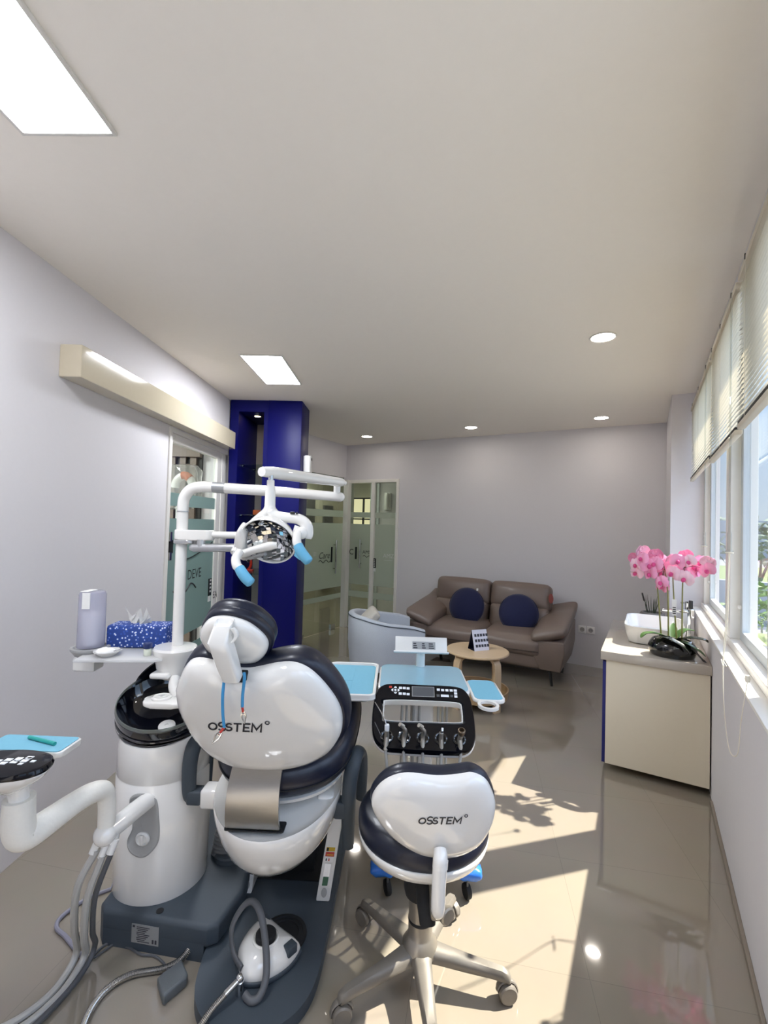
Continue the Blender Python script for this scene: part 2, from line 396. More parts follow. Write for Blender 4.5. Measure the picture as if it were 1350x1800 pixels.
wall_text(d1, 'EA', .09, 'black_decal', 4.30, .845, u=UL - .0145)
b = BM(); tube(b, [(GU + .008, 3.50 + .05 * k, .985 + .03 * sin(k * 1.25)) for k in range(9)], .006, 6, smooth=4); struct('swoosh', b, 'black_decal', d1)
b = BM(); tube(b, [(GU + .01, 3.62, 1.22), (GU + .012, 3.80, 1.235), (GU + .01, 4.1, 1.30), (GU + .008, 4.22, 1.345)], .005, 6, smooth=6); struct('cable', b, 'black_decal', d1)
dl('keypad', 'black_decal', (GU + .007, GU + .016, 4.165, 4.225, .855, 1.01))
b = BM()
for k in range(4): box(b, GU + .0165, GU + .018, 4.18, 4.21, .885 + .033 * k, .902 + .033 * k)
struct('keypad_key', b, 'white_decal', d1)
dl('keypad_tag', 'white_decal', (GU + .007, GU + .014, 4.165, 4.225, .80, .85))
dl('door_lock', 'steel', (UL - .02, UL + .016, 3.335, 3.37, 1.38, 1.45), (UL - .02, UL + .016, 3.335, 3.37, 1.24, 1.30))
dl('lock_plate', 'black_decal', (UL - .02, UL + .010, 3.345, 3.40, 1.29, 1.39))
# sliding gear cover above it
mat('cream_cover', '#cfc4ac', 0.10, coat=0.8, vary=0.015)
c1 = BM(); box(c1, UL, UL + .11, 2.185, 4.345, 2.225, 2.385, .004, 2)
tag(struct('trim_1', c1, 'cream_cover', rot=ROT_D), 'cream boxed cover of the sliding door gear')
# ---- glass partition on the far left and the glass door in the back wall
d2 = bpy.data.objects.new('door_2', None); COL.objects.link(d2); d2['kind'] = 'structure'
def d2p(name, m, *boxes, bev=.0):
    b = BM()
    for bx in boxes: box(b, *bx, bev, 2)
    return struct(name, b, m, d2)
d2p('clear_pane', 'green_glass', (XG - .004, XG + .004, 3.95, 5.565, .005, 2.235), (XG - .004, XG + .004, 5.575, YB - .06, .005, 2.235))
for z0, z1 in ((1.64, 1.735), (.61, 1.545), (.44, .51)): d2p('frosted_band', 'frosted_green', (XG + .0045, XG + .0065, 3.95, YB - .06, z0, z1))
def pull(par, along, fixed, c, z0, z1, out):
    b = BM()
    P = (lambda a, o, z: (fixed + o, a, z)) if along == 'y' else (lambda a, o, z: (a, fixed + o, z))
    tube(b, [P(c, out, z0), P(c, out, z1)], .012, 10)
    for z in (z0 + .07, z1 - .07): tube(b, [P(c, 0, z), P(c, out, z)], .008, 8)
    return struct('pull_handle', b, 'steel', par, smooth=True)
pull(d2, 'y', XG, 5.50, .815, 1.30, .05)
d2p('lock_strip', 'black_decal', (XG + .007, XG + .02, 5.43, 5.455, 0.98, 1.2))
d2p('patch_hinge', 'steel', (XG - .015, XG + .02, 5.47, 5.57, .005, .075), (XG - .015, XG + .02, 4.75, 4.86, .005, .05))
M_ = lambda v, z: Matrix(((0, 0, 1, XG + .0075), (1, 0, 0, v), (0, 1, 0, z), (0, 0, 0, 1)))
b = BM(); text_bm(b, 'EI', .08, M_(5.06, 1.11)); struct('lettering', b, 'white_decal', d2)
b = BM(); text_bm(b, 'Care', .13, M_(5.27, 1.08), shear=.3); tube(b, [(XG + .008, 5.15 + .03 * k, 1.0 + .018 * sin(k * 1.4)) for k in range(10)], .005, 6, smooth=3); struct('lettering', b, 'black_decal', d2)
d3 = bpy.data.objects.new('door_3', None); COL.objects.link(d3); d3['kind'] = 'structure'
def d3p(name, m, *boxes, bev=.0):
    b = BM()
    for bx in boxes: box(b, *bx, bev, 2)
    return struct(name, b, m, d3)
d3p('casing', 'white_frame', (-3.98, -3.895, YB - .06, YB + .10, 0, DZ), (-3.10, -3.06, YB - .02, YB + .10, 0, DZ), (-3.895, -3.10, YB - .02, YB + .10, 2.155, DZ), bev=.003)
d3p('mullion', 'white_frame', (-3.515, -3.46, YB - .015, YB + .06, 0, 2.155), bev=.003)
GY = YB + .03
d3p('clear_pane', 'green_glass', (-3.895, -3.515, GY - .004, GY + .004, .01, 2.155), (-3.46, -3.10, GY - .004, GY + .004, .01, 2.155))
for z0, z1 in ((1.64, 1.72), (.65, 1.545), (.46, .55)): d3p('frosted_band', 'frosted_green', (-3.893, -3.517, GY - .0065, GY - .0045, z0, z1), (-3.458, -3.102, GY - .0065, GY - .0045, z0, z1))
pull(d3, 'x', GY, -3.683, .89, 1.32, -.05)
d3p('lock_strip', 'black_decal', (-3.785, -3.76, GY - .02, GY - .007, 1.02, 1.2))
Mb = lambda x, z, s=1: Matrix(((s, 0, 0, x), (0, 0, 1, GY - .0075), (0, 1, 0, z), (0, 0, 0, 1)))
b = BM(); text_bm(b, 'AMZ,', .085, Mb(-3.21, 1.095)); box(b, -3.30, -3.15, GY - .0076, GY - .007, 1.03, 1.034); struct('lettering', b, 'white_decal', d3)
b = BM(); text_bm(b, 'AMS', .075, Mb(-3.59, 1.13)); text_bm(b, 'C', .12, Mb(-3.86, 1.12)); tube(b, [(-3.65 + .02 * k, GY - .008, 1.07 + .012 * sin(k * 1.5)) for k in range(8)], .004, 6, smooth=3); struct('lettering', b, 'black_decal', d3)
d3p('keypad', 'black_decal', (-3.462, -3.425, GY - .02, GY - .007, .91, 1.05))
b = BM()
for k in range(5): box(b, -3.452, -3.436, GY - .0215, GY - .02, .925 + .024 * k, .937 + .024 * k)
struct('keypad_key', b, 'white_decal', d3)
d3p('keypad_tag', 'white_decal', (-3.462, -3.425, GY - .018, GY - .007, .86, .905))
# ---- rooms seen through the clear bands
mat('corridor_paint', '#a9a596', 0.8); mat('dark_paint', '#3d3b3a', 0.8); mat('corridor_beige', '#a9a493', 0.7); mat('slat_wood', '#6b5c52', 0.5)
b = BM(); box(b, -6.2, 0.6, 8.5, 8.6, 0, H); box(b, 0.5, 0.6, 5.89, 8.5, 0, H); box(b, -6.2, -6.1, 3.2, 8.5, 0, H); struct('wall_corridor', b, 'corridor_paint')
b = BM(); box(b, -4.10, -2.95, 7.0, 7.1, 0, H); box(b, -3.05, -2.95, 5.9, 7.0, 0, H); struct('wall_corridor_side', b, 'wall_paint')
b = BM(); box(b, -4.28, -4.10, 6.98, 7.12, 0, 2.3); struct('trim_9', b, 'sash_grey')
b = BM(); box(b, -5.8, -5.72, 3.6, 8.4, 0, 2.2); 
struct('wall_hall', b, 'corridor_beige')
for k, (y0, y1, z0, z1) in enumerate(((5.0, 5.5, .1, 2.0), (6.2, 7.2, .9, 2.0), (7.5, 7.8, .2, 1.9))):
    b = BM(); box(b, -5.72, -5.68, y0, y1, z0, z1); struct('trim_%d' % (k + 2), b, 'dark_paint')
emission('bright_window', '#f6e3bf', .75)
w2 = bpy.data.objects.new('window_2', None); COL.objects.link(w2); w2['kind'] = 'structure'
b = BM(); box(b, -5.9, -5.05, 8.46, 8.5, 1.2, 2.1); struct('pane', b, 'bright_window', w2)
b = BM()
for x in (-5.9, -5.62, -5.34, -5.05): box(b, x - .015, x + .015, 8.42, 8.46, 1.2, 2.1)
for z in (1.2, 1.65, 2.1): box(b, -5.9, -5.05, 8.42, 8.46, z - .015, z + .015)
struct('muntin', b, 'dark_paint', w2)
# treatment room behind the sliding door
b = BM(); box(b, -4.6, -4.5, 2.0, 4.4, 0, H); box(b, -4.5, UL - .1, 5.0, 5.1, 0, H); box(b, -4.5, UL - .1, 1.9, 2.0, 0, H); struct('wall_treatment', b, 'wall_paint', rot=ROT_D)
# treatment room: door leading on, slatted wall, a bagged machine on a shelf; unseen fill lights added to brighten the rooms beyond
b = BM(); box(b, -3.1, -2.13, 4.96, 5.0, 0, 2.36); struct('trim_5', b, 'dark_paint', rot=ROT_D)
b = BM()
for k in range(8): box(b, -3.05 + .115 * k, -2.985 + .115 * k, 4.93, 4.96, 0, 2.22)
struct('trim_6', b, 'slat_wood', rot=ROT_D)
b = BM(); box(b, -2.7, -2.13, 4.90, 4.96, 2.22, 2.36); struct('trim_7', b, 'slat_wood', rot=ROT_D)
b = BM(); box(b, -2.0, -1.80, 4.98, 5.0, .9, 2.2); struct('trim_8', b, 'white_frame', rot=ROT_D)
def room_fill(loc, size, power, rot=0.0):  # added area light without a fixture, lifts a dark room behind the glass
    l = bpy.data.lights.new('room_fill', 'AREA'); l.shape = 'SQUARE'; l.size = size; l.energy = power; l.color = (1.0, .97, .92)
    o = bpy.data.objects.new('room_fill', l); COL.objects.link(o); o.location = loc
room_fill((-4.6, 1.6, 2.70), .6, 60); room_fill((-5.3, 6.7, 2.70), .6, 22); room_fill((-4.95, 5.4, 2.70), .6, 10)
# ------------------------------------------------------------------ ceiling lights
emission('panel_glow', '#f4f8ff', PANEL_POWER); emission('down_glow', '#fff6ea', DOWN_POWER)
mat('lamp_trim', '#d9d6d0', 0.4)
def panel(u0, u1, v0, v1, label):
    T = Thing('ceiling_panel_light', label, 'ceiling light', ((u0 + u1) / 2, (v0 + v1) / 2, H), group='square ceiling panels')
    b = BM()
    for a in ((u0 - .012, u0, v0 - .012, v1 + .012), (u1, u1 + .012, v0 - .012, v1 + .012), (u0, u1, v0 - .012, v0), (u0, u1, v1, v1 + .012)): box(b, *a, H - .010, H, .002, 2)
    T.part('frame', b, 'lamp_trim')
    b = BM(); box(b, u0, u1, v0, v1, H - .006, H - .0005); T.part('diffuser', b, 'panel_glow', smooth=False)
    return T
panel(-1.175, -.900, .755, 1.355, 'large white panel light cut by the top left frame edge on ceiling')
panel(-1.135, -.845, 3.225, 3.88, 'white panel light on the ceiling in front of the blue column')
for x, y, l in ((-3.298, 5.245, 'round downlight on ceiling nearest the glass door corner'), (-1.828, 5.218, 'round ceiling downlight above the brown sofa, the middle one of the far row'),
                (-.43, 5.272, 'round ceiling downlight of the far row nearest the pillar'), (-.247, 3.059, 'round ceiling downlight nearest the camera, alone beside the blinds')):
    T = Thing('downlight', l, 'ceiling light', (x, y, H), 0, 'round ceiling downlights')
    b = BM(); lathe(b, [(.075, 0), (.078, -.004), (.072, -.008), (.066, -.006), (.066, 0)], (x, y, H), 40); T.part('rim', b, 'lamp_trim')
    b = BM(); lathe(b, [(.066, -.001), (.066, -.004), (0, -.005)], (x, y, H), 40); T.part('diffuser', b, 'down_glow')
# ------------------------------------------------------------------ outside the window
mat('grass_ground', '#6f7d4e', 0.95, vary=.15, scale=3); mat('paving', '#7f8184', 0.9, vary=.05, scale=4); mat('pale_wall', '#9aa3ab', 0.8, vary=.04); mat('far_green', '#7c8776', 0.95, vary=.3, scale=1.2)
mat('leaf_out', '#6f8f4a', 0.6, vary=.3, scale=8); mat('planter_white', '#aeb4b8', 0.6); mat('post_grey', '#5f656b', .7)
b = BM(); box(b, .55, 160, -60, 220, -.45, -.35); struct('ground_outside', b, 'paving')
b = BM(); box(b, 1.5, 60, 14, 34, -.349, -.33); struct('lawn_outside', b, 'grass_ground')
def bush(name, x, y, z, r, h, n, label, m='leaf_out', seed=1):
    rd = random.Random(seed); b = BM()
    for i in range(n):
        th, ph, q = rd.uniform(0, 2 * pi), rd.uniform(-.3, 1.5), rd.uniform(.5, 1)
        c = Vector((x + r * q * cos(th) * cos(ph), y + r * q * sin(th) * cos(ph), z + h * .45 + h * .5 * q * sin(ph))); s_ = r * rd.uniform(.10, .18)
        M = Matrix.Translation(c) @ Euler((rd.uniform(-1, 1), rd.uniform(-1, 1), rd.uniform(0, 6))).to_matrix().to_4x4()
        loft(b, [[M @ Vector(p) for p in ((-s_, 0, 0), (0, -s_ * .4, .1 * s_), (s_, 0, 0), (0, s_ * .4, .1 * s_))], [M @ Vector(p) for p in ((-s_, 0, -.002), (0, -s_ * .4, .1 * s_ - .002), (s_, 0, -.002), (0, s_ * .4, .1 * s_ - .002))]])
    T = Thing(name, label, 'shrub', (x, y, z), 0, 'plants outside the window'); T.part('foliage', b, m, smooth=False)
    b = BM()
    for k in range(4): tube(b, [(x + .02 * k, y, z), (x + r * .4 * cos(k * 1.6), y + r * .4 * sin(k * 1.6), z + h * .6)], [.012 * r / .3, .005 * r / .3], 6)
    T.part('stem', b, 'far_green')
T = Thing('planter_box', 'white planter box standing outside close to the window pane', 'planter', (.76, 4.2, -.35), 0)
b = BM(); box(b, .655, .90, 4.0, 4.5, -.35, .80, .01, 2); T.part('box', b, 'planter_white'); b = BM(); box(b, .665, .89, 4.01, 4.49, .8005, .805); T.part('soil', b, 'grass_ground', smooth=False)
bush('leafy_shrub', .78, 4.3, .805, .11, .22, 90, 'small green shrub growing in the white planter outside the window', seed=3)
bush('garden_shrub', 1.40, 8.6, -.45, .6, 1.35, 140, 'low green shrub behind the planter outside the window', seed=4)
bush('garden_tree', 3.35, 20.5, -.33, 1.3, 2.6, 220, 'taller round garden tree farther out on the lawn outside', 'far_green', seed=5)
b = BM(); box(b, 1.2, 40, 12.4, 12.6, -.35, .55); struct('wall_garden', b, 'pale_wall')
b = BM(); box(b, -10, 120, 44, 46, -.35, 2.6); struct('wall_far', b, 'pale_wall')
b = BM(); tube(b, [(2.62, 16.5, -.33), (2.62, 16.5, 2.6)], .05, 8); single('garden_post', b, 'post_grey', 'thin grey post standing on the lawn far outside the window', 'post', (2.62, 16.5, -.33), 0)
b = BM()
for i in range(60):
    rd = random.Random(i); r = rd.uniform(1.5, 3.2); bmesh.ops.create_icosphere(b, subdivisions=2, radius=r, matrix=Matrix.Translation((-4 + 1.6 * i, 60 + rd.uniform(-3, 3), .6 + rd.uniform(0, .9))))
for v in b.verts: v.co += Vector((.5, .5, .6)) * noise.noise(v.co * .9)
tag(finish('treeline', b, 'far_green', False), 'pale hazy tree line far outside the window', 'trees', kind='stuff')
# ------------------------------------------------------------------ blue column with the lit niche
mat('column_blue', '#04075a', 0.42, vary=.04, scale=25, spec=.22); mat('niche_back', '#a49c96', 0.5); mat('red_plastic', '#b5301f', 0.4); mat('orange_plastic', '#c2602c', 0.45)
mat('white_plastic', '#ecebe8', 0.28, coat=.3, vary=.01); mat('chrome', '#d8d9da', 0.08, 1.0, vary=.02)
thin_glass('shelf_glass', (.75, .86, .84), refl=1.2)
T = Thing('display_column', 'tall dark blue column with a narrow lit display niche, beside the glass partition', 'display column', (-1.28, 4.6, 0))
b = BM(); box(b, -1.272, -.94, 4.44, 4.815, 0, H - .001, .004, 2); T.part('column_body', b, 'column_blue')
b = BM(); box(b, -1.645, -1.562, 4.45, 5.08, 0, H - .001); box(b, -1.312, -1.272, 4.45, 5.08, 0, H - .001); box(b, -1.562, -1.312, 4.45, 5.08, 2.615, H - .001); box(b, -1.562, -1.312, 4.45, 5.08, 0, .1)
T.part('niche_frame', b, 'column_blue', smooth=False)
b = BM(); box(b, -1.562, -1.312, 5.05, 5.079, .1, 2.615); T.part('back_panel', b, 'niche_back', smooth=False)
for z in (1.02, 1.60, 2.10):
    b = BM(); box(b, -1.560, -1.314, 4.52, 5.05, z, z + .008); s = T.part('glass_shelf', b, 'shelf_glass', smooth=False)
    for v in (4.58, 4.95):
        b = BM(); lathe(b, [(.012, 0), (.014, .006), (.014, .020), (.008, .026)], n=14, M=TRS((-1.562, v, z - .004), ry=90)); T.part('shelf_clip', b, 'chrome', s)
b = BM(); lathe(b, [(.045, 0), (.045, -.012), (.034, -.014), (.03, -.004)], (-1.425, 4.60, 2.615), 24); sl = T.part('spot_lamp', b, 'chrome')
emission('warm_glow', '#ffd9a0', 22.0)
b = BM(); lathe(b, [(.03, -.005), (.028, -.012), (0, -.016)], (-1.425, 4.60, 2.615), 20); T.part('bulb', b, 'warm_glow', sl)
b = BM(); box(b, -1.47, -1.39, 4.7, 4.78, 1.608, 1.66, .006, 2); single('gift_box', b, 'orange_plastic', 'small orange box on the upper glass shelf of the blue niche', 'box', (-1.43, 4.74, 1.608))
b = BM(); tube(b, [(-1.53 + .055 * cos(a) * 1.0, 4.72, 1.11 + .075 * sin(a)) for a in [RAD(d) for d in range(-60, 250, 15)]], .014, 10); box(b, -1.555, -1.45, 4.69, 4.75, 1.028, 1.05, .004, 2)
single('award_ornament', b, 'red_plastic', 'red ring shaped ornament on the lower glass shelf of the blue niche', 'ornament', (-1.51, 4.72, 1.028))
T = Thing('air_freshener', 'white wall dispenser fixed high on the right side of the blue column', 'air freshener', (-.94, 4.62, 2.0))
b = BM(); prism(b, roundrect(-.94, -.865, 4.56, 4.68, .02), 2.01, 2.215, .012, 3); T.part('housing', b, 'white_plastic')
b = BM(); box(b, -.8655, -.862, 4.60, 4.64, 2.17, 2.195); T.part('sensor_window', b, 'dark_metal')
b = BM(); box(b, -.8655, -.8635, 4.585, 4.655, 2.04, 2.14, .001, 1); T.part('cover_panel', b, 'white_plastic')

# ------------------------------------------------------------------ vanity, basin, orchid
mat('beige_laminate', '#ddd2bc', 0.22, coat=.25, vary=.012); mat('cabinet_blue', '#141c68', 0.35); mat('counter_stone', '#b7ada0', 0.12, coat=.3)
T = Thing('vanity_cabinet', 'beige wall hung vanity cabinet with a blue front under the window', 'cabinet', (.05, 3.95, .05), 0)
b = BM(); box(b, -.222, XR - .008, 3.352, 4.56, .05, .712, .002, 1); T.part('body', b, 'beige_laminate')
for k, (a, c) in enumerate(((3.356, 3.955), (3.961, 4.555))):
    b = BM(); box(b, -.242, -.2225, a, c, .052, .698, .002, 2); dr = T.part('door', b, 'cabinet_blue')
    b = BM(); box(b, -.262, -.2425, (3.90 if k == 0 else 4.0), (3.912 if k == 0 else 4.012), .5, .64, .003, 2); T.part('handle', b, 'chrome', dr)
b = BM(); box(b, -.255, XR - .002, 3.335, 4.575, .7125, .768, .004, 2); T.part('countertop', b, 'counter_stone')
mat('ceramic', '#e0deda', 0.08, coat=.8, vary=.005)
T = Thing('wash_basin', 'white rectangular vessel basin with rounded corners on the vanity top', 'basin', (.06, 3.93, .768), 0)
b = BM()
o = roundrect(-.135, .235, 3.64, 4.24, .09, 8)
dome(b, o, [(.0, 0), (.80, 0), (.86, .006), (.93, .05), (.985, .10), (1.0, .122), (.992, .126), (.975, .124), (.94, .09), (.86, .035), (.6, .022), (0, .020)], Matrix.Translation((0, 0, .769)))
T.part('bowl', b, 'ceramic')
b = BM(); lathe(b, [(.024, 0), (.024, .006), (.018, .008), (0, .006)], (.05, 3.94, .79), 20); T.part('drain', b, 'chrome')
T = Thing('basin_faucet', 'chrome single lever faucet behind the white basin on the window side', 'faucet', (.28, 3.95, .768), 0)
b = BM(); lathe(b, [(.026, 0), (.026, .008), (.02, .012), (.02, .235), (.016, .24), (0, .24)], (.275, 3.95, .7685), 20); T.part('body', b, 'chrome')
b = BM(); box(b, .10, .26, 3.936, 3.964, .978, .998, .006, 2); T.part('spout', b, 'chrome')
b = BM(); box(b, .262, .288, 3.94, 3.96, 1.010, 1.07, .004, 2); T.part('lever', b, 'dark_metal')
thin_glass('clear_plastic', (.93, .95, .96), refl=1.0)
mat('soap_milk', '#eef2f2', 0.2, coat=.4)
T = Thing('soap_bottle', 'clear square soap bottle with chrome pump on the vanity corner', 'soap bottle', (.288, 4.48, .768), 0)
b = BM(); box(b, .258, .318, 4.45, 4.51, .7685, .93, .006, 2); T.part('bottle', b, 'soap_milk')
b = BM(); lathe(b, [(.014, 0), (.014, .02), (.007, .022), (.007, .05), (.014, .052), (.014, .062)], (.288, 4.48, .9305), 14); box(b, .24, .29, 4.474, 4.486, .976, .988, .002, 1); T.part('pump', b, 'chrome')
mat('grey_pot', '#6d6763', 0.6); mat('grass_blade', '#3d4230', 0.6, vary=.2); mat('dark_spike', '#2a2320', 0.8)
T = Thing('reed_planter', 'low grey pot of dark reed stems behind the white basin', 'potted plant', (.045, 4.45, .768), 0)
b = BM(); lathe(b, [(.0, 0), (.075, 0), (.095, .03), (.098, .09), (.085, .115), (.07, .118), (.066, .10), (0, .098)], (.045, 4.45, .7685), 28); T.part('pot', b, 'grey_pot')
for i in range(13):
    a = i * 2.4; r0 = .01 + .035 * ((i * 7) % 5) / 5; hgt = .09 + .07 * ((i * 3) % 4) / 4; x, y = .045 + r0 * cos(a), 4.45 + r0 * sin(a)
    b = BM(); tube(b, [(x, y, .86), (x + .02 * cos(a), y + .02 * sin(a), .88 + hgt * .6), (x + .05 * cos(a) * (.4 + .1 * (i % 3)), y + .05 * sin(a), .88 + hgt)], [.003, .0025, .0006], 6, smooth=4); T.part('blade', b, 'grass_blade')
b = BM(); tube(b, [(.02, 4.45, .87), (-.012, 4.44, .97)], .002, 6); tube(b, [(-.012, 4.44, .968), (-.016, 4.438, .978), (-.03, 4.435, 1.035), (-.032, 4.434, 1.042)], [.002, .007, .006, .001], 8); T.part('cattail', b, 'dark_spike')

mat('black_gloss', '#08090b', 0.12, coat=.8, vary=.0); mat('stem_green', '#7d7d43', 0.5, vary=.15, scale=60); mat('leaf_green', '#3f5f2c', 0.35, vary=.2, scale=20, coat=.2); mat('leaf_dark', '#121a10', 0.25, coat=.3)
mat('petal_pink', '#f5a6ca', 0.55, vary=.16, scale=35, sub=.25); mat('petal_pale', '#fbd3e4', 0.55, vary=.10, scale=35, sub=.25); mat('lip_magenta', '#d84a8c', 0.45, vary=.1); mat('twig', '#5a4a3a', 0.6); mat('moss', '#2a2a1a', .95, vary=.3, bump=.8)
T = Thing('potted_orchid', 'pink moth orchid with four stems in a low black pot on the vanity edge', 'orchid', (.145, 3.47, .768), 0)
b = BM(); 
o = [(.145 + .128 * cos(a) , 3.47 + .10 * sin(a)) for a in [2 * pi * k / 40 for k in range(40)]]
dome(b, o, [(0, 0), (.88, 0), (.95, .008), (1.03, .035), (1.06, .055), (1.0, .08), (.86, .105), (.80, .108), (.76, .095), (.0, .085)], Matrix.Translation((0, 0, .7685)) @ Matrix.Identity(4)); T.part('pot', b, 'black_gloss')
b = BM(); dome(b, [(.145 + .098 * cos(a), 3.47 + .075 * sin(a)) for a in [2 * pi * k / 24 for k in range(24)]], [(1, .86), (.9, .872), (.5, .885), (0, .888)]); T.part('moss', b, 'moss')
def leaf(name, pts, wd, m='leaf_green'):
    b = BM(); P = smoothpath(pts, 6); n = len(P) - 1
    L, C, R_ = [], [], []
    for i, p in enumerate(P):
        t = i / n; w_ = wd * (sin(pi * min(1, t * .93 + .07)) ** .6) * (1 - .25 * t)
        d = (P[min(i + 1, n)] - P[max(0, i - 1)]).normalized(); s_ = d.cross(Vector((0, 0, 1)));
        s_ = s_.normalized() if s_.length > 1e-3 else Vector((0, 1, 0)); up = s_.cross(d).normalized()
        L.append((p - s_ * w_ + up * w_ * .28, p - s_ * w_ + up * (w_ * .28 - .0025))); C.append((p, p - up * .003)); R_.append((p + s_ * w_ + up * w_ * .28, p + s_ * w_ + up * (w_ * .28 - .0025)))
    loft(b, [[L[i][0], C[i][0], R_[i][0], R_[i][1], C[i][1], L[i][1]] for i in range(n + 1)])
    T.part('leaf', b, m, ang=60)
c0 = Vector((.15, 3.46, .87))
leaf('l', [c0, (.07, 3.42, .905), (.0, 3.39, .905), (-.03, 3.36, .88)], .028, 'leaf_green')
leaf('l', [c0, (.15, 3.52, .92), (.155, 3.58, .96)], .03, 'leaf_green')
leaf('l', [c0, (.10, 3.38, .90), (.19, 3.34, .865), (.235, 3.335, .815)], .035, 'leaf_dark')
leaf('l', [c0, (.21, 3.50, .93), (.27, 3.52, .935)], .032, 'leaf_green')
leaf('l', [c0, (.22, 3.42, .90), (.30, 3.41, .905), (.328, 3.40, .895)], .033, 'leaf_dark')
leaf('l', [c0, (.21, 3.40, .875), (.28, 3.38, .84), (.312, 3.37, .815)], .022, 'leaf_green')
leaf('l', [c0, (.24, 3.42, .84), (.30, 3.41, .78), (.318, 3.40, .775)], .022, 'leaf_dark')
def flower(p, face, s=1.0, pal='petal_pink', roll=0):
    f = Vector(face).normalized(); M = Matrix.Translation(p) @ f.to_track_quat('Z', 'Y').to_matrix().to_4x4() @ Matrix.Rotation(roll, 4, 'Z')
    b = BM()
    for (ang, ln, wd) in ((90, .040, .020), (210, .038, .018), (330, .038, .018), (10, .042, .034), (170, .042, .034)):
        a0 = RAD(ang); rows = []
        for i in range(7):
            t = i / 6; w_ = wd * sin(pi * (.08 + .88 * t)) ** .55 * (1 if t < .85 else .8); row = []
            for j in range(5):
                q = (j - 2) / 2; x = ln * t; y = w_ * q; z = .006 * sin(t * 2.6) - .006 * q * q - .010 * t * t
                row.append(M @ (Vector((x * cos(a0) - y * sin(a0), x * sin(a0) + y * cos(a0), z + (.003 if wd > .03 else 0))) * s))
            rows.append(row)
        R1 = [[b.verts.new(p_) for p_ in r] for r in rows]
        for i in range(6):
            for j in range(4): b.faces.new((R1[i][j], R1[i][j + 1], R1[i + 1][j + 1], R1[i + 1][j]))
    o = T.part('blossom', b, pal, ang=80)
    b = BM(); bmesh.ops.create_uvsphere(b, u_segments=10, v_segments=8, radius=.011 * s, matrix=M @ Matrix.Translation((0, -.006 * s, .012 * s)) @ Matrix.Diagonal((.9, 1.2, 1.1, 1)))
    T.part('lip', b, 'lip_magenta', o)
FL = [(-.027, 1.42), (-.066, 1.372), (-.028, 1.378), (-.062, 1.33), (-.01, 1.335), (.012, 1.335), (-.06, 1.278), (.018, 1.28), (.05, 1.405), (.075, 1.365), (.045, 1.35), (.085, 1.33), (.08, 1.285), (.08, 1.235), (.088, 1.200),
      (.143, 1.375), (.168, 1.372), (.13, 1.335), (.14, 1.295), (.155, 1.315), (.212, 1.405), (.226, 1.375), (.20, 1.35), (.222, 1.29), (.205, 1.27), (.263, 1.336), (.29, 1.37), (.322, 1.375), (.292, 1.315), (.318, 1.325)]
tips = []
for i, (x, z) in enumerate(FL):
    y = 3.45 + .055 * sin(i * 2.3); fc = (-.35 + .5 * sin(i * 1.7), -1 + .5 * cos(i * 2.9), .15 * sin(i * 4.1) - .05)
    if i in (0, 1, 8, 15, 20, 27, 28): fc = (fc[0] * 1.5, .8, .25)
    p = Vector((x, y, z)); tips.append(p); flower(p, fc, 1.13 + .1 * sin(i * 5.3), 'petal_pink' if i % 3 else 'petal_pale', .5 * sin(i * 3.1))
for (base, mid, top, idx) in (((.085, 3.46, .88), (.062, 3.44, 1.18), (.035, 3.44, 1.345), [0, 1, 2, 3, 4, 5, 6, 7, 9]), ((.125, 3.47, .88), (.118, 3.45, 1.15), (.10, 3.44, 1.32), [8, 10, 11, 12, 13, 14, 9]),
                              ((.168, 3.45, .87), (.15, 3.45, 1.15), (.142, 3.45, 1.30), [15, 16, 17, 18, 19]), ((.195, 3.44, .865), (.196, 3.45, 1.2), (.20, 3.45, 1.33), [20, 21, 22, 23, 24, 25, 27, 29])):
    b = BM(); tube(b, [base, mid, top], [.005, .0038, .003], 8, smooth=6); st = T.part('stem', b, 'stem_green')
    b = BM()
    for k in idx:
        q = tips[k]; tube(b, [top, (Vector(top) + q) / 2 + Vector((0, .01, .018)), q + Vector((0, .006, -.003))], [.0022, .0018, .0014], 5, smooth=4)
    T.part('twig', b, 'twig', st)
b = BM(); tube(b, [(.31, 3.45, 1.32), (.335, 3.44, 1.315)], .0015, 5); bmesh.ops.create_uvsphere(b, u_segments=8, v_segments=6, radius=.005, matrix=Matrix.Translation((.336, 3.44, 1.314))); tube(b, [(-.06, 3.45, 1.28), (-.095, 3.44, 1.285)], .0013, 5); T.part('bud', b, 'stem_green')
b = BM(); box(b, .14, .165, 3.435, 3.4365, 1.03, 1.13); tg = T.part('price_tag', b, 'white_plastic', smooth=False)
b = BM()
for k in range(4): box(b, .144, .161, 3.434, 3.435, 1.04 + .012 * k, 1.046 + .012 * k)
T.part('tag_print', b, 'dark_metal', tg)
# power sockets on the back wall
mat('socket_white', '#f4f2f0', 0.3); mat('socket_dark', '#a5a19d', 0.6)
for k, (x, l) in enumerate(((-.635, 'left one of the twin white power sockets low on the back wall'), (-.545, 'right one of the twin white power sockets low on the back wall'))):
    T = Thing('power_socket', l, 'socket', (x, YB, .41), 0, 'twin wall sockets')
    b = BM(); box(b, x - .041, x + .041, YB - .010, YB, .37, .452, .004, 2); T.part('plate', b, 'socket_white')
    b = BM(); lathe(b, [(.025, 0), (.025, .003), (.021, .003), (.020, .0025), (0, .002)], n=24, M=TRS((x, YB - .010, .411), rx=90)); r_ = T.part('outlet', b, 'socket_dark')
    b = BM()
    for s_ in (-1, 1): lathe(b, [(.003, 0), (.003, .001), (0, .001)], n=10, M=TRS((x + s_ * .009, YB - .0142, .411), rx=90))
    T.part('pin_hole', b, 'black_decal', r_)
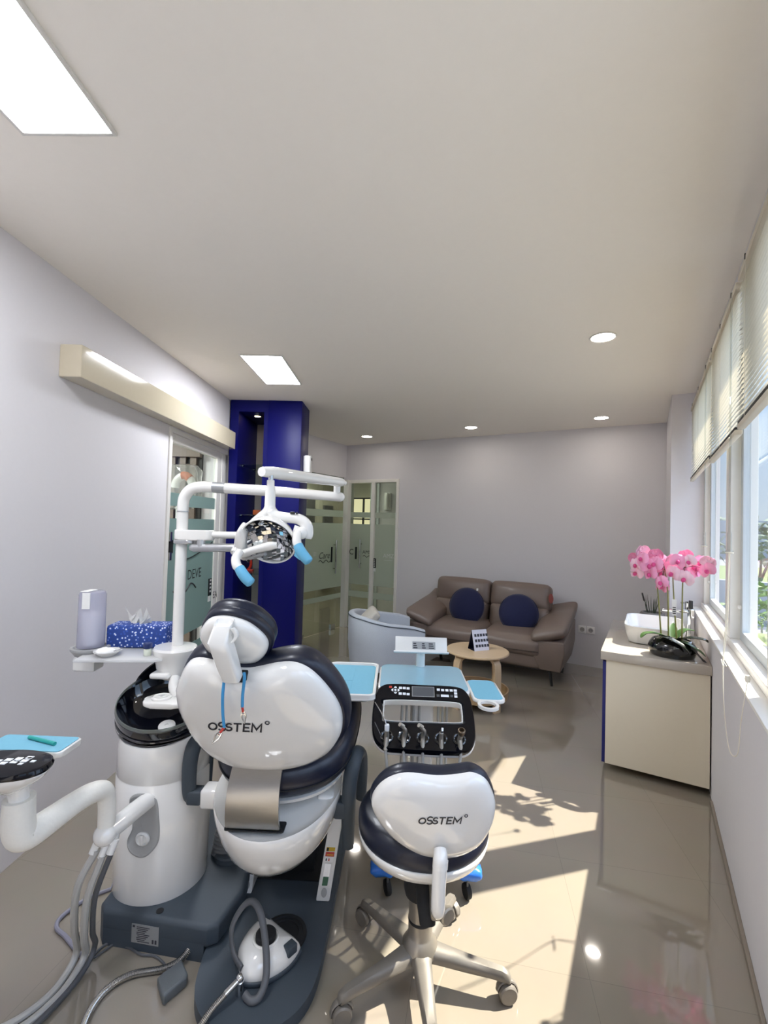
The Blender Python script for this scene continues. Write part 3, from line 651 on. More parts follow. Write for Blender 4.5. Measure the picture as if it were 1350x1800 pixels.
# ------------------------------------------------------------------ sofa, cushions, armchair, table
mat('sofa_leather', '#73635a', 0.42, vary=.05, scale=90, bump=.06, coat=.06); mat('navy_velvet', '#0c123c', 0.85, vary=.08, scale=120, sheen=.12, bump=.2); mat('seam_dark', '#40362f', .6); mat('black_leg', '#141312', .4)
T = Thing('sofa', 'brown leather two seat sofa with padded arms against the back wall', 'sofa', (-1.53, 5.2, 0), 0)
b = BM(); softbox(b, 1.28, .62, .26, .05, (0, .01, 0), 8, TRS((-1.53, 5.12, .265))); T.part('base', b, 'sofa_leather')
for x in (-1.855, -1.215):
    b = BM(); softbox(b, .635, .62, .20, .07, (.004, .02, .03), 12, TRS((x, 5.09, .365), rx=3)); sc = T.part('seat_cushion', b, 'sofa_leather')
    b = BM(); tube(b, [(x - .29, 4.772, .325), (x, 4.755, .322), (x + .29, 4.772, .325)], .004, 6, smooth=6); T.part('seam', b, 'seam_dark', sc)
for k, x in enumerate((-1.94, -1.255)):
    wd = .66
    b = BM(); softbox(b, wd, .20, .30, .06, (.0, .03, .01), 12, TRS((x + .0, 5.36, .52), rx=-12)); lo = T.part('lumbar_cushion', b, 'sofa_leather')
    b = BM(); softbox(b, wd + .015, .20, .30, .06, (.0, .03, .012), 12, TRS((x, 5.435, .765), rx=-12)); T.part('back_cushion', b, 'sofa_leather')
    b = BM(); tube(b, [(x - wd / 2 + .02, 5.30, .636), (x, 5.27, .63), (x + wd / 2 - .02, 5.30, .636)], .004, 6, smooth=6); T.part('seam', b, 'seam_dark', lo)
b = BM(); softbox(b, 1.33, .16, .55, .05, (0, 0, 0), 6, TRS((-1.6, 5.55, .5), rx=-8)); T.part('back_frame', b, 'sofa_leather')
def sofa_arm(s, x0, x1):
    # x0 inner, x1 outer; side block tapering to the floor, with a fat pad on top
    b = BM(); rings = []
    for y, zt in ((4.79, .44), (4.84, .45), (5.2, .50), (5.58, .56)):
        bi = x0 + (x1 - x0) * .22; bo = x1 - (x1 - x0) * .12
        rings.append([Vector(p) for p in ((bi, y + .02, .145), (bo, y + .02, .145), (x1, y, .33), (x1, y, zt), (x0, y, zt), (x0, y, .30))])
    loft(b, rings); es = list(b.edges); bmesh.ops.bevel(b, geom=es, offset=.014, segments=3, profile=.5, affect='EDGES'); a = T.part('arm', b, 'sofa_leather')
    b = BM(); rings = []
    N = 14
    for i in range(N + 1):
        t = i / N; y = 4.74 + .86 * t; zc = .50 + .12 * t ** 1.1 + (.0 if t < .8 else .03 * (t - .8) * 5); hh = .062 + .01 * sin(pi * t); e = (1 - (1 - min(1, t * 9)) ** 2) ** .5 if t < .12 else 1
        xm = (x0 + x1) / 2; hw = abs(x1 - x0) / 2 + .018
        ring = []
        for k in range(28):
            an = 2 * pi * k / 28; cx = abs(cos(an)) ** .45 * (1 if cos(an) > 0 else -1); cz = abs(sin(an)) ** .6 * (1 if sin(an) > 0 else -1)
            lean = -.22 * s * cx * hw if True else 0
            ring.append(Vector((xm + hw * cx * (.85 + .15 * e), y + (.02 * (1 - e)), zc + hh * cz * (.35 + .65 * e) - (lean if s < 0 else -lean) * 0 + (.045 * (cx * s)))))
        rings.append(ring)
    loft(b, rings); T.part('arm_pad', b, 'sofa_leather', a, ang=60)
sofa_arm(1, -.985, -.685); sofa_arm(-1, -2.105, -2.395)
for x, y in ((-.80, 4.83), (-2.28, 4.83), (-.80, 5.5), (-2.28, 5.5)):
    sx = .03 if x > -1.5 else -.03
    b = BM(); tube(b, [(x - sx, y + .02, .16), (x, y, .0)], [.022, .012], 12); T.part('leg', b, 'black_leg')
b = BM(); mat('tag_red', '#7c2f1f', .5); prism(b, [(.026 * cos(a), .052 * sin(a)) for a in [2 * pi * k / 24 for k in range(24)]], -.002, .002, M=TRS((-.905, 5.31, .79), rx=80, rz=25)); tg = T.part('hang_tag', b, 'tag_red', label='red oval hang tag on the sofa back')
# round cushions
def round_cushion(label, loc, rx, rz, R0=.205):
    b = BM(); o = [(R0 * cos(a), R0 * sin(a)) for a in [2 * pi * k / 48 for k in range(48)]]
    dome(b, o, [(0, -.075), (.3, -.073), (.6, -.06), (.85, -.035), (.96, -.014), (1, 0), (.96, .014), (.85, .035), (.6, .06), (.3, .073), (0, .075)], TRS((0, 0, 0), rx=90 - 0))
    for v in b.verts: v.co += Vector((.006 * noise.noise(v.co * 9), .01 * noise.noise(v.co * 7 + Vector((3, 1, 2))), .004 * noise.noise(v.co * 8)))
    Tn = Thing('round_cushion', label, 'cushion', (0, 0, 0), 0, 'navy round cushions on the sofa', loc)
    Tn.o.rotation_euler = (RAD(rx), 0, RAD(rz))
    Tn.part('cover', b, 'navy_velvet', ang=80)
    b = BM(); tube(b, [((R0 + .002) * cos(a), 0, (R0 + .002) * sin(a)) for a in [2 * pi * k / 48 for k in range(49)]], .004, 6); Tn.part('piping', b, 'navy_velvet')
    return Tn
c = round_cushion('navy round cushion on the left sofa seat, with a small white tag', (-1.805, 5.135, .635), -14, 0)
b = BM(); box(b, .10, .12, -.002, .002, .185, .212); c.part('care_tag', b, 'white_plastic', smooth=False)
round_cushion('navy round cushion leaning on the right sofa seat beside the padded arm', (-1.21, 5.14, .62), -16, 14)
# round table
mat('birch', '#c9ae8c', 0.4, vary=.10, scale=6, stretch=(1, 12, 1), coat=.15); mat('birch_edge', '#a98c68', .5, vary=.15, scale=30)
TX, TY = -1.29, 3.985
T = Thing('round_table', 'round birch side table with bentwood legs in front of the sofa', 'table', (TX, TY, 0), 0)
b = BM(); lathe(b, [(0, .448), (.262, .448), (.272, .454), (.272, .464), (.266, .469), (0, .469)], (TX, TY, 0), 56); T.part('tabletop', b, 'birch')
for k in range(4):
    a = RAD(63 + 90 * k); M = Matrix.Translation((TX, TY, 0)) @ Matrix.Rotation(a, 4, 'Z')
    pr_ = [(.06, .436), (.14, .436), (.19, .43), (.222, .405), (.235, .36), (.238, .2), (.238, .0)]
    P = smoothpath([(x, 0, z) for x, z in pr_], 6); b = BM(); rings = []
    for i, p in enumerate(P):
        d = (P[min(i + 1, len(P) - 1)] - P[max(0, i - 1)]).normalized(); nrm = Vector((d.z, 0, -d.x)) * .0115
        rings.append([M @ (p + nrm + Vector((0, -.036, 0))), M @ (p + nrm + Vector((0, .036, 0))), M @ (p - nrm + Vector((0, .036, 0))), M @ (p - nrm + Vector((0, -.036, 0)))])
    loft(b, rings); T.part('leg', b, 'birch')
b = BM(); lathe(b, [(0, .075), (.262, .075), (.268, .08), (.276, .145), (.273, .148), (.262, .146), (.255, .088), (0, .086)], (TX, TY, 0), 48); T.part('lower_tray', b, 'birch_edge')
# desk calendar
mat('calendar_paper', '#dcdbe6', .6); mat('calendar_back', '#10142a', .5); mat('print_dark', '#33333b', .7); mat('print_grey', '#8b8c96', .7)
T = Thing('desk_calendar', 'small tent shaped desk calendar standing on the round table', 'calendar', (0, 0, 0), RAD(52), None, (-1.285, 4.0, .469))
b = BM(); prism(b, [(-.055, 0), (-.051, 0), (.002, .172), (-.002, .172)], -.075, .075, M=Matrix(((0, 0, 1, 0), (1, 0, 0, 0), (0, 1, 0, .001), (0, 0, 0, 1)))); pg = T.part('front_page', b, 'calendar_paper', smooth=False)
b = BM(); prism(b, [(.055, 0), (.051, 0), (-.002, .172), (.002, .172)], -.075, .075, M=Matrix(((0, 0, 1, 0), (1, 0, 0, 0), (0, 1, 0, .001), (0, 0, 0, 1)))); T.part('back_board', b, 'calendar_back', smooth=False)
b = BM(); box(b, -.075, .075, -.05, .05, 0, .003); T.part('foot_board', b, 'calendar_back', smooth=False)
b = BM()
for r_ in range(3):
    for c_ in range(5):
        x = -.058 + .029 * c_; h0 = .03 + .043 * r_
        f_ = lambda h: -.0565 + .055 * h / .172
        for (za, zb, xa, xb) in ((h0, h0 + .022, 0, .022), ):
            q = [(x + xa, f_(za) - .0003, za), (x + xb, f_(za) - .0003, za), (x + xb, f_(zb) - .0003, zb), (x + xa, f_(zb) - .0003, zb)]
            q2 = [(a_, b_ - .0005, c2) for a_, b_, c2 in q]; loft(b, [q, q2])
T.part('picture_grid', b, 'print_dark', pg, smooth=False)
# armchair
mat('armchair_fabric', '#b4bac4', .9, vary=.12, scale=160, bump=.35, sheen=.15); mat('piping_dark', '#4c535e', .8); mat('oatmeal', '#c4bfb6', .9, vary=.08, scale=120, bump=.3)
T = Thing('tub_armchair', 'light blue grey fabric tub armchair facing the round table', 'armchair', (0, 0, 0), RAD(40), None, (-2.40, 4.25, 0))
# local: faces +x ; the shell is a U about the origin
def ushell(b, ro, ri, zb, topf, bottom_in):
    N = 44; rings = []
    for i in range(N + 1):
        t = -1 + 2 * i / N; a = pi + t * RAD(128)          # sweep from one arm end round the back to the other
        def pt(r):
            x, y = r * cos(a), r * sin(a)
            if abs(t) > .70:                                  # arms run forward
                a1 = pi + (.70 if t > 0 else -.70) * RAD(128); k = (abs(t) - .70) / .30
                x, y = r * cos(a1) + .36 * k, r * sin(a1) * (1 - .03 * k)
            return x, y
        zt = topf(abs(t)); xo, yo = pt(ro); xi, yi = pt(ri); xm, ym = pt((ro + ri) / 2)
        k = 1 - .10
        rings.append([Vector((xo * .93, yo * .93, zb)), Vector((xo, yo, zb + .25)), Vector((xo, yo, zt - .02)), Vector((xo + (xm - xo) * .35, yo + (ym - yo) * .35, zt)), Vector((xi + (xm - xi) * .35, yi + (ym - yi) * .35, zt)), Vector((xi, yi, zt - .02)), Vector((xi, yi, bottom_in)), Vector((xi * .95, yi * .95, zb))])
    return loft(b, rings)
topf = lambda t: .635 - .04 * t - .10 * max(0, t - .35) - .05 * max(0, t - .9) * 4
b = BM(); ushell(b, .37, .30, .10, topf, .36); T.part('shell', b, 'armchair_fabric', ang=60)
b = BM(); P = []
for i in range(45):
    t = -1 + 2 * i / 44; a = pi + t * RAD(128); r = .371; x, y = r * cos(a), r * sin(a)
    if abs(t) > .70:
        a1 = pi + (.70 if t > 0 else -.70) * RAD(128); k = (abs(t) - .70) / .30; x, y = r * cos(a1) + .36 * k, r * sin(a1) * (1 - .03 * k)
    P.append((x, y, topf(abs(t)) - .02))
tube(b, P, .005, 6); T.part('piping', b, 'piping_dark')
b = BM(); softbox(b, .60, .56, .17, .05, (.02, 0, .03), 10, TRS((.05, 0, .345))); T.part('seat_cushion', b, 'armchair_fabric', ang=60)
b = BM(); softbox(b, .52, .54, .16, .03, (0, 0, 0), 6, TRS((.02, 0, .18))); T.part('base', b, 'armchair_fabric')
for x, y in ((.24, .22), (.24, -.22), (-.2, .2), (-.2, -.2)):
    b = BM(); tube(b, [(x, y, .11), (x * 1.05, y * 1.05, 0)], [.018, .012], 10); T.part('leg', b, 'black_leg')
b = BM(); softbox(b, .27, .27, .08, .025, (0, 0, .035), 10, TRS((0, 0, 0)))
tc_ = single('throw_pillow', b, 'oatmeal', 'small oatmeal pillow tucked inside the blue grey armchair', 'pillow', (0, 0, 0), 0, None, (-2.52, 4.13, .55), ang=60)
tc_.rotation_euler = (RAD(48), RAD(6), RAD(-50))
# intercom seen through the back door
IX = -3.93
T = Thing('wall_intercom', 'white handset intercom on the corridor wall behind the glass door', 'intercom', (IX, 6.98, 1.9), 0)
b = BM(); box(b, IX - .06, IX + .06, 6.965, 7.0, 1.80, 2.10, .01, 2); T.part('base_plate', b, 'white_plastic')
b = BM(); tube(b, [(IX + .015, 6.955, 1.82), (IX + .015, 6.94, 1.87), (IX + .015, 6.94, 2.03), (IX + .015, 6.955, 2.08)], [.032, .025, .025, .032], 12, smooth=4); T.part('handset', b, 'socket_white')
# machine in a plastic bag seen through the sliding door
thin_glass('bag_film', (.9, .9, .9), rough=.08, refl=2.2, haze='#c8c8c4', hazeamt=.25)
T = Thing('bagged_machine', 'white machine with an orange band under a clear plastic bag, behind the sliding door', 'machine', (-2.20, 4.62, 0))
b = BM(); tube(b, [(-2.2, 4.62, 0.02), (-2.2, 4.62, 1.72)], .03, 14); lathe(b, [(0, 0), (.2, 0), (.2, .03), (.05, .05), (0, .05)], (-2.2, 4.62, 0), 28); T.part('stand', b, 'white_plastic')
b = BM(); tube(b, [(-2.15 + .09 * cos(t), 4.6, 1.86 + .12 * sin(t)) for t in [RAD(d) for d in range(-60, 200, 20)]], .04, 12, smooth=2); T.part('head_arc', b, 'white_plastic')
b = BM(); tube(b, [(-2.15 + .095 * cos(t), 4.595, 1.86 + .125 * sin(t)) for t in [RAD(d) for d in range(50, 110, 10)]], .043, 12); T.part('orange_band', b, 'orange_plastic')
b = BM(); softbox(b, .40, .26, .42, .06, (.02, .02, .02), 10, TRS((-2.2, 4.6, 1.87)))
for v in b.verts: v.co += Vector((.02, .02, .02)) * noise.noise(v.co * 14)
T.part('plastic_bag', b, 'bag_film', smooth=False)
# ------------------------------------------------------------------ cuspidor unit (all coordinates along the unit's heading)
mat('gloss_white', '#efede9', 0.10, coat=1.0, vary=.004); MATS['gloss_white'].node_tree.nodes['Principled BSDF'].inputs['Coat Roughness'].default_value = .01; mat('slate_base', '#3e4750', 0.55, vary=.05, scale=200, bump=.08); mat('navy_leather', '#10162a', 0.36, vary=.06, scale=120, bump=.05, coat=.08)
mat('black_glass', '#05060f', 0.08, coat=.0, vary=0, spec=.35); mat('grey_plastic', '#a5a5a4', 0.4); mat('switch_grey', '#5f6467', .55, vary=.05, scale=200, bump=.08); mat('hose_grey', '#b7b5b0', 0.3, vary=.05); mat('hose_dark', '#55575b', 0.45); mat('duct_grey', '#7d7f82', .5); mat('foam_white', '#efece4', 0.8, vary=.03, scale=90, bump=.15)
mat('liner_blue', '#76b2c9', 0.8, vary=.04, scale=80, bump=.1); mat('brushed_steel', '#a9a6a1', 0.28, 1.0, vary=.08, scale=30, stretch=(1, 1, 30)); mat('silver', '#c3c4c6', 0.3, .85); mat('label_silver', '#a7a9ab', .4, .5); mat('black_rubber', '#17181b', .7)
mat('bowl_black', '#070914', 0.06, coat=1.0, vary=0); mat('key_white', '#e8eaee', .5); mat('red_dot', '#c04030', .5)
Z = Vector
T = Thing('cuspidor_unit', 'white dental cuspidor column with black spit bowl on a slate base block', 'dental cuspidor', (-.905, 1.88, 0)); CU = T
b = BM(); prism(b, [(-1.05, 1.72), (-1.02, 1.685), (-.62, 1.635), (-.585, 1.655), (-.545, 1.80), (-.60, 2.30), (-1.05, 2.30)], .0465, .125, .018, 4); bs = T.part('base_block', b, 'slate_base')
b = BM(); prism(b, [(-1.0495, 1.7205), (-1.0198, 1.6857), (-.63, 1.6368), (-.63, 2.2995), (-1.0495, 2.2995)], 0, .08, .0); bq = T.part('base_plinth', b, 'slate_base', bs, smooth=False)
b = BM(); box(b, -.905, -.80, 1.6545, 1.6565, .03, .095, M=Matrix.Identity(4)); 
for v in b.verts: v.co.y += -.125 * (v.co.x + .62) - .022 + .0005
lab = T.part('rating_label', b, 'label_silver', bs, smooth=False)
b = BM()
for r_ in range(9):
    box(b, -.885 + .004 * (r_ % 3 == 0), -.835 - .006 * ((r_ * 7) % 4), 1.654, 1.6545, .036 + .0062 * r_, .0385 + .0062 * r_)
box(b, -.901, -.892, 1.654, 1.6545, .084, .091); box(b, -.825, -.818, 1.654, 1.6545, .036, .050); box(b, -.814, -.807, 1.654, 1.6545, .036, .050)
for v in b.verts: v.co.y += -.125 * (v.co.x + .62) - .022 + .0003
prt = finish('label_print', (lambda bb: ([setattr(v, 'co', v.co - T.off) for v in bb.verts], bb)[1])(b), 'print_dark', False); prt.parent = lab

for (x, y) in ((-1.0, 1.755), (-.965, 1.735), (-.815, 1.69)):
    b = BM(); lathe(b, [(.013, 0), (.013, .002), (.010, .002), (0, .0015)], (x, y, .1252), 16); T.part('plug', b, 'black_rubber', bs)
CX, CY, CR = -.907, 1.88, .177
b = BM(); lathe(b, [(0, .118), (CR - .004, .118), (CR, .128), (CR, .553), (CR - .002, .556), (CR - .002, .560), (CR, .563), (CR * .985, .68), (CR * .97, .742), (CR * .93, .742), (CR * .90, .64), (0, .62)], (CX, CY, 0), 64)
for v in b.verts:
    if v.co.z > .69: v.co.z += (v.co.y - CY) * .30
T.part('column', b, 'gloss_white')
# tilted black bowl
MB = Matrix.Translation((CX - .005, CY, .80)) @ Euler((RAD(19), RAD(4), 0)).to_matrix().to_4x4()
b = BM(); lathe(b, [(.10, -.09), (.150, -.075), (.178, -.045), (.186, -.01), (.186, .012), (.181, .016), (.176, .008), (.165, -.02), (.13, -.055), (.07, -.075), (.0, -.08)], n=64, M=MB); bo = T.part('bowl', b, 'bowl_black')
b = BM(); lathe(b, [(.1885, -.052), (.190, -.045), (.1885, -.038)], n=64, M=MB); tube(b, [MB @ Z((.184 * cos(a), .184 * sin(a), -.030)) for a in [2 * pi * k / 64 for k in range(65)]], .005, 8); T.part('bowl_ring', b, 'bowl_black', bo)
thin_glass('rim_glass', (.72, .78, .76), refl=1.6, haze='#a9aea9', hazeamt=.45)
b = BM(); lathe(b, [(.184, .012), (.186, .016), (.183, .026), (.179, .026), (.181, .016), (.180, .012)], n=64, M=MB); T.part('glass_rim', b, 'rim_glass', bo)
# high back of the bowl
b = BM(); rings = []
for i in range(25):
    a = RAD(20 + 140 * i / 24); e = sin(pi * i / 24) ** .7
    rings.append([MB @ Z((.186 * cos(a), .186 * sin(a), .0)), MB @ Z(((.186 + .006 * e) * cos(a), (.186 + .006 * e) * sin(a), .012 + .085 * e)), MB @ Z(((.178 + .004 * e) * cos(a), (.178 + .004 * e) * sin(a), .012 + .085 * e)), MB @ Z((.176 * cos(a), .176 * sin(a), .0))])
loft(b, rings); T.part('splash_guard', b, 'bowl_black', bo)
b = BM(); lathe(b, [(.032, 0), (.032, .004), (.024, .008), (.008, .008), (.006, .003), (0, .003)], n=24, M=MB @ Matrix.Translation((.02, -.05, -.074))); T.part('drain_cap', b, 'white_plastic', bo)
b = BM(); o = roundrect(-.912, -.745, 1.658, 1.765, .045, 6); prism(b, o, .862, .880, .006, 3); tube(b, [(-.80, 1.74, .871), (-.85, 1.80, .89), (-.875, 1.87, .92)], [.02, .02, .022], 12, smooth=4); lathe(b, [(.034, 0), (.036, .006), (.028, .010), (.018, .008), (.010, .010), (.008, .004), (0, .003)], (-.852, 1.712, .880), 24); cf = T.part('cup_filler', b, 'gloss_white')
b = BM(); lathe(b, [(.008, 0), (.008, .001), (0, .001)], (-.852, 1.712, .8845), 12); T.part('filler_hole', b, 'black_decal', cf)
# neck that carries the pole and the side tray
b = BM(); lathe(b, [(.045, .90), (.055, .92), (.066, .945), (.070, .985), (.078, 1.0), (.080, 1.018), (.074, 1.026), (0, 1.028)], (-.888, 1.885, 0), 40, sx=1.1); box(b, -.952, -.875, 1.80, 1.88, .915, .938, .01, 3); T.part('tray_neck', b, 'gloss_white')
b = BM(); prism(b, [(-1.225, 1.755), (-.93, 1.79), (-.905, 1.81), (-.905, 1.93), (-.96, 2.045), (-1.25, 2.045), (-1.25, 1.95)], .984, .996, .004, 2); 
thin_glass('tray_acrylic', (.93, .94, .95), refl=1.2, haze='#f4f4f4', hazeamt=.8)
tr = T.part('side_tray', b, 'tray_acrylic')
b = BM(); lathe(b, [(.0, .965), (.045, .965), (.058, .985), (.072, 1.004), (.072, 1.012), (.062, 1.014), (.056, 1.006), (0, 1.004)], (-1.243, 1.885, 0), 36); T.part('cup_ring', b, 'grey_plastic', tr)
b = BM(); prism(b, [(p[0], p[1]) for p in [(-1.275, 1.83), (-1.19, 1.83), (-1.195, 1.90), (-1.27, 1.90)]], .925, .984, .008, 3); T.part('cup_bracket', b, 'white_plastic', tr)
# recessed service plate on the column and the assistant arm
pl_o = closedspline([(-.95, .515), (-.905, .535), (-.858, .515), (-.845, .45), (-.842, .36), (-.87, .315), (-.905, .305), (-.945, .325), (-.955, .36), (-.935, .41), (-.945, .46)], 6)
b = BM(); rings = []
for d, s_ in ((.002, 1.0), (-.0055, 1.0), (-.007, .95), (-.004, .88), (-.004, .0)):
    ring = []
    for x, z in pl_o:
        x2 = -.9 + (x + .9) * max(s_, .001); z2 = .42 + (z - .42) * max(s_, .001); dx = x2 - CX
        ring.append(Z((x2, CY - math.sqrt(max(0, CR * CR - dx * dx)) + d, z2)))
    rings.append(ring)
loft(b, rings); T.part('service_plate', b, 'grey_plastic')
b = BM(); lathe(b, [(.026, 0), (.026, .006), (.02, .012), (.018, .006), (0, .006)], n=20, M=TRS((-.895, 1.703, .372), rx=90)); box(b, -.900, -.889, 1.688, 1.698, .355, .39, .002, 2); T.part('drain_knob', b, 'white_plastic')
aa = None
b = BM(); tube(b, [(-.885, 1.72, .505), (-.935, 1.545, .495)], [.031, .031], 20); tube(b, [(-.93, 1.56, .485), (-.932, 1.555, .46)], .028, 16); bmesh.ops.create_uvsphere(b, u_segments=20, v_segments=12, radius=.036, matrix=Matrix.Translation((-.938, 1.54, .492))); aa = T.part('arm_mount', b, 'gloss_white')
b = BM(); tube(b, [(-.938, 1.545, .52), (-.94, 1.545, .60), (-.945, 1.53, .640), (-.958, 1.49, .655), (-.975, 1.44, .655), (-.995, 1.375, .648), (-1.015, 1.325, .640), (-1.028, 1.300, .645), (-1.033, 1.290, .68), (-1.033, 1.288, .755)], [.026, .027, .030, .032, .033, .036, .039, .041, .041, .039], 24, smooth=6); am = T.part('assistant_arm', b, 'foam_white')
b = BM(); tube(b, [(-1.033, 1.287, .75), (-1.035, 1.283, .79)], [.026, .026], 18); lathe(b, [(.02, .785), (.04, .795), (.06, .81), (.03, .82)], (-1.04, 1.265, 0), 20); T.part('swivel', b, 'gloss_white', am)
kp = closedspline([(-1.22, 1.19), (-1.10, 1.165), (-.975, 1.18), (-.925, 1.225), (-.945, 1.29), (-1.03, 1.315), (-1.13, 1.30), (-1.22, 1.28)], 6)
b = BM(); dome(b, kp, [(0, .805), (.35, .805), (.75, .822), (.95, .845), (1, .856), (.99, .862), (0, .862)]); kb = T.part('keypad_housing', b, 'gloss_white', aa)
b = BM(); dome(b, kp, [(0, .8605), (1.02, .8605), (1.03, .866), (1.0, .874), (.96, .876), (0, .876)]); kf = T.part('keypad', b, 'black_glass', aa)
b = BM()
for r_ in range(4):
    for c_ in range(2): box(b, -1.073 + .023 * r_ + .0 * c_ , -1.055 + .023 * r_, 1.222 + .018 * c_ + .008 * r_, 1.235 + .018 * c_ + .008 * r_, .876, .8772)
for a in range(4): box(b, -.993 + .022 * cos(a * pi / 2) - .006, -.993 + .022 * cos(a * pi / 2) + .006, 1.252 + .015 * sin(a * pi / 2) - .005, 1.252 + .015 * sin(a * pi / 2) + .005, .876, .8772)
T.part('key', b, 'key_white', aa, smooth=False)
b = BM(); prism(b, roundrect(-1.20, -.955, 1.335, 1.435, .015), .842, .858, .003, 2); prism(b, roundrect(-1.09, -1.04, 1.29, 1.36, .01), .838, .846, .002, 2); at_ = T.part('assistant_tray', b, 'gloss_white', aa)
for k, (dx, dz) in enumerate(((-.03, 0), (0, -.012), (.028, .002))):
    b = BM(); tube(b, [(-.935 + dx, 1.55, .47 + dz), (-.945 + dx, 1.535, .43 + dz)], .012, 12); T.part('hose_holder', b, 'white_plastic', aa)
hs = [[(-.965, 1.54, .44), (-1.01, 1.52, .33), (-1.035, 1.55, .18), (-1.055, 1.60, .06), (-1.06, 1.57, .018), (-1.065, 1.49, .013), (-1.11, 1.41, .013), (-1.20, 1.35, .013), (-1.32, 1.31, .013)],
      [(-.94, 1.535, .425), (-.975, 1.52, .30), (-1.0, 1.55, .15), (-1.025, 1.60, .05), (-1.03, 1.56, .018), (-1.038, 1.48, .013), (-1.085, 1.385, .013), (-1.18, 1.325, .013), (-1.30, 1.285, .013)],
      [(-.912, 1.54, .44), (-.955, 1.53, .30), (-.985, 1.57, .15), (-1.005, 1.62, .06), (-1.01, 1.58, .018), (-1.02, 1.49, .012), (-1.06, 1.37, .012), (-1.15, 1.305, .012), (-1.28, 1.26, .012)]]
for k, P in enumerate(hs):
    b = BM(); hose(b, P, .0115 if k < 2 else .009, 10, 10); T.part('suction_hose', b, 'hose_grey' if k != 2 else 'hose_dark')
mat('cable_lilac', '#8d8c9b', .5)
b = BM(); hose(b, [(-1.05, 1.90, .03), (-1.12, 1.93, .008), (-1.20, 1.87, .008), (-1.24, 1.785, .008), (-1.225, 1.735, .008), (-1.165, 1.70, .008), (-1.09, 1.65, .009), (-1.03, 1.60, .03)], .0075, 8); T.part('loop_cable', b, 'cable_lilac')
b = BM(); hose(b, [(-.695, 1.99, .12), (-.69, 2.02, .20), (-.68, 2.08, .32), (-.665, 2.13, .45)], .048, 18, 8, .006, .013); T.part('ribbed_duct', b, 'duct_grey')
b = BM(); lathe(b, [(.042, .12), (.042, .145), (.036, .15), (0, .15)], (-.665, 1.96, 0), 20, sx=1.3); T.part('duct_socket', b, 'slate_base', bs)
# things on the tray
mat('tissue_blue', '#3558b0', .7); 
def tissue_mat():
    m = MATS['tissue_blue']; t = m.node_tree; p = t.nodes['Principled BSDF']; tc = t.nodes.new('ShaderNodeTexCoord')
    v = t.nodes.new('ShaderNodeTexVoronoi'); v.inputs['Scale'].default_value = 78; v.inputs['Randomness'].default_value = .9; t.links.new(tc.outputs['Object'], v.inputs['Vector'])
    r = t.nodes.new('ShaderNodeValToRGB'); r.color_ramp.interpolation = 'CONSTANT'; e = r.color_ramp.elements; e[0].position = 0; e[0].color = (.75, .8, .88, 1); e[1].position = .27; e[1].color = hexc('#3356ae')
    e2 = e.new(.46); e2.color = hexc('#284690'); t.links.new(v.outputs['Distance'], r.inputs[0]); t.links.new(r.outputs[0], p.inputs['Base Color'])
tissue_mat(); mat('paper_white', '#f2f1ee', .85, bump=.15, scale=60)
Tb = Thing('tissue_box', 'blue patterned tissue box with a white tissue pulled up, on the side tray', 'tissue box', (-1.088, 1.985, .9965))
b = BM(); box(b, -.122, .122, -.052, .052, .997, 1.092, .010, 3, M=Matrix.Translation((-1.088, 1.985, 0)) @ Matrix.Rotation(RAD(7), 4, 'Z')); Tb.part('carton', b, 'tissue_blue')
b = BM(); P = [[(0, 0)] * 0]; rings = []
for i in range(9):
    t = i / 8; rings.append([Z((-1.10 + .075 * (t - .5) * (1 + .6 * h_) + .012 * sin(h_ * 4 + i), 1.985 + .022 * sin(i * 1.9 + h_ * 2.5) * (1 - .4 * h_), 1.088 + .055 * h_ * (1 + .45 * sin(i * 2.2)))) for h_ in (0, .35, .7, 1.0)])
R1 = [[b.verts.new(p) for p in r] for r in rings]
for i in range(8):
    for j in range(3): b.faces.new((R1[i][j], R1[i][j + 1], R1[i + 1][j + 1], R1[i + 1][j]))
bmesh.ops.solidify(b, geom=b.faces[:], thickness=.002); Tb.part('tissue', b, 'paper_white', smooth=False)
mat('lilac_acrylic', '#b9b8cf', .25, trans=0.0); thin_glass('cup_plastic', (.86, .86, .93), refl=1.0, haze='#d6d6e4', hazeamt=.42)
Tc = Thing('cup_dispenser', 'tall cloudy lilac plastic cup tube standing at the end of the side tray', 'cup dispenser', (-1.243, 1.885, 1.006))
b = BM(); lathe(b, [(.0, 1.0145), (.050, 1.0145), (.051, 1.02), (.050, 1.225), (.046, 1.238), (.036, 1.242), (0, 1.243)], (-1.243, 1.885, 0), 36); Tc.part('tube', b, 'cup_plastic')
b = BM(); lathe(b, [(.030, 1.02), (.038, 1.12), (.036, 1.15), (0, 1.15)], (-1.243, 1.885, 0), 24); Tc.part('cup', b, 'paper_white')
b = BM(); box(b, -.015, .015, -.0535, -.0515, 1.175, 1.24, M=Matrix.Translation((-1.243, 1.885, 0)) @ Matrix.Rotation(RAD(8), 4, 'Z')); box(b, -1.262, -1.232, 1.833, 1.90, 1.2435, 1.245); Tc.part('paper_slip', b, 'paper_white', smooth=False)
Td = Thing('cotton_dish', 'small white dish heaped with cotton and a probe, in front of the tissue box', 'dish', (-1.135, 1.826, .9965))
b = BM(); lathe(b, [(0, .997), (.03, .997), (.050, 1.014), (.0505, 1.016), (.047, 1.016), (.028, 1.001), (0, 1.001)], (-1.135, 1.826, 0), 36); Td.part('dish', b, 'ceramic')
b = BM(); bmesh.ops.create_icosphere(b, subdivisions=3, radius=1, matrix=Matrix.Translation((-1.143, 1.826, 1.012)) @ Matrix.Diagonal((.036, .028, .014, 1)))
for v in b.verts: v.co += Z((.004, .004, .004)) * noise.noise(v.co * 70)
Td.part('cotton', b, 'paper_white', ang=80)
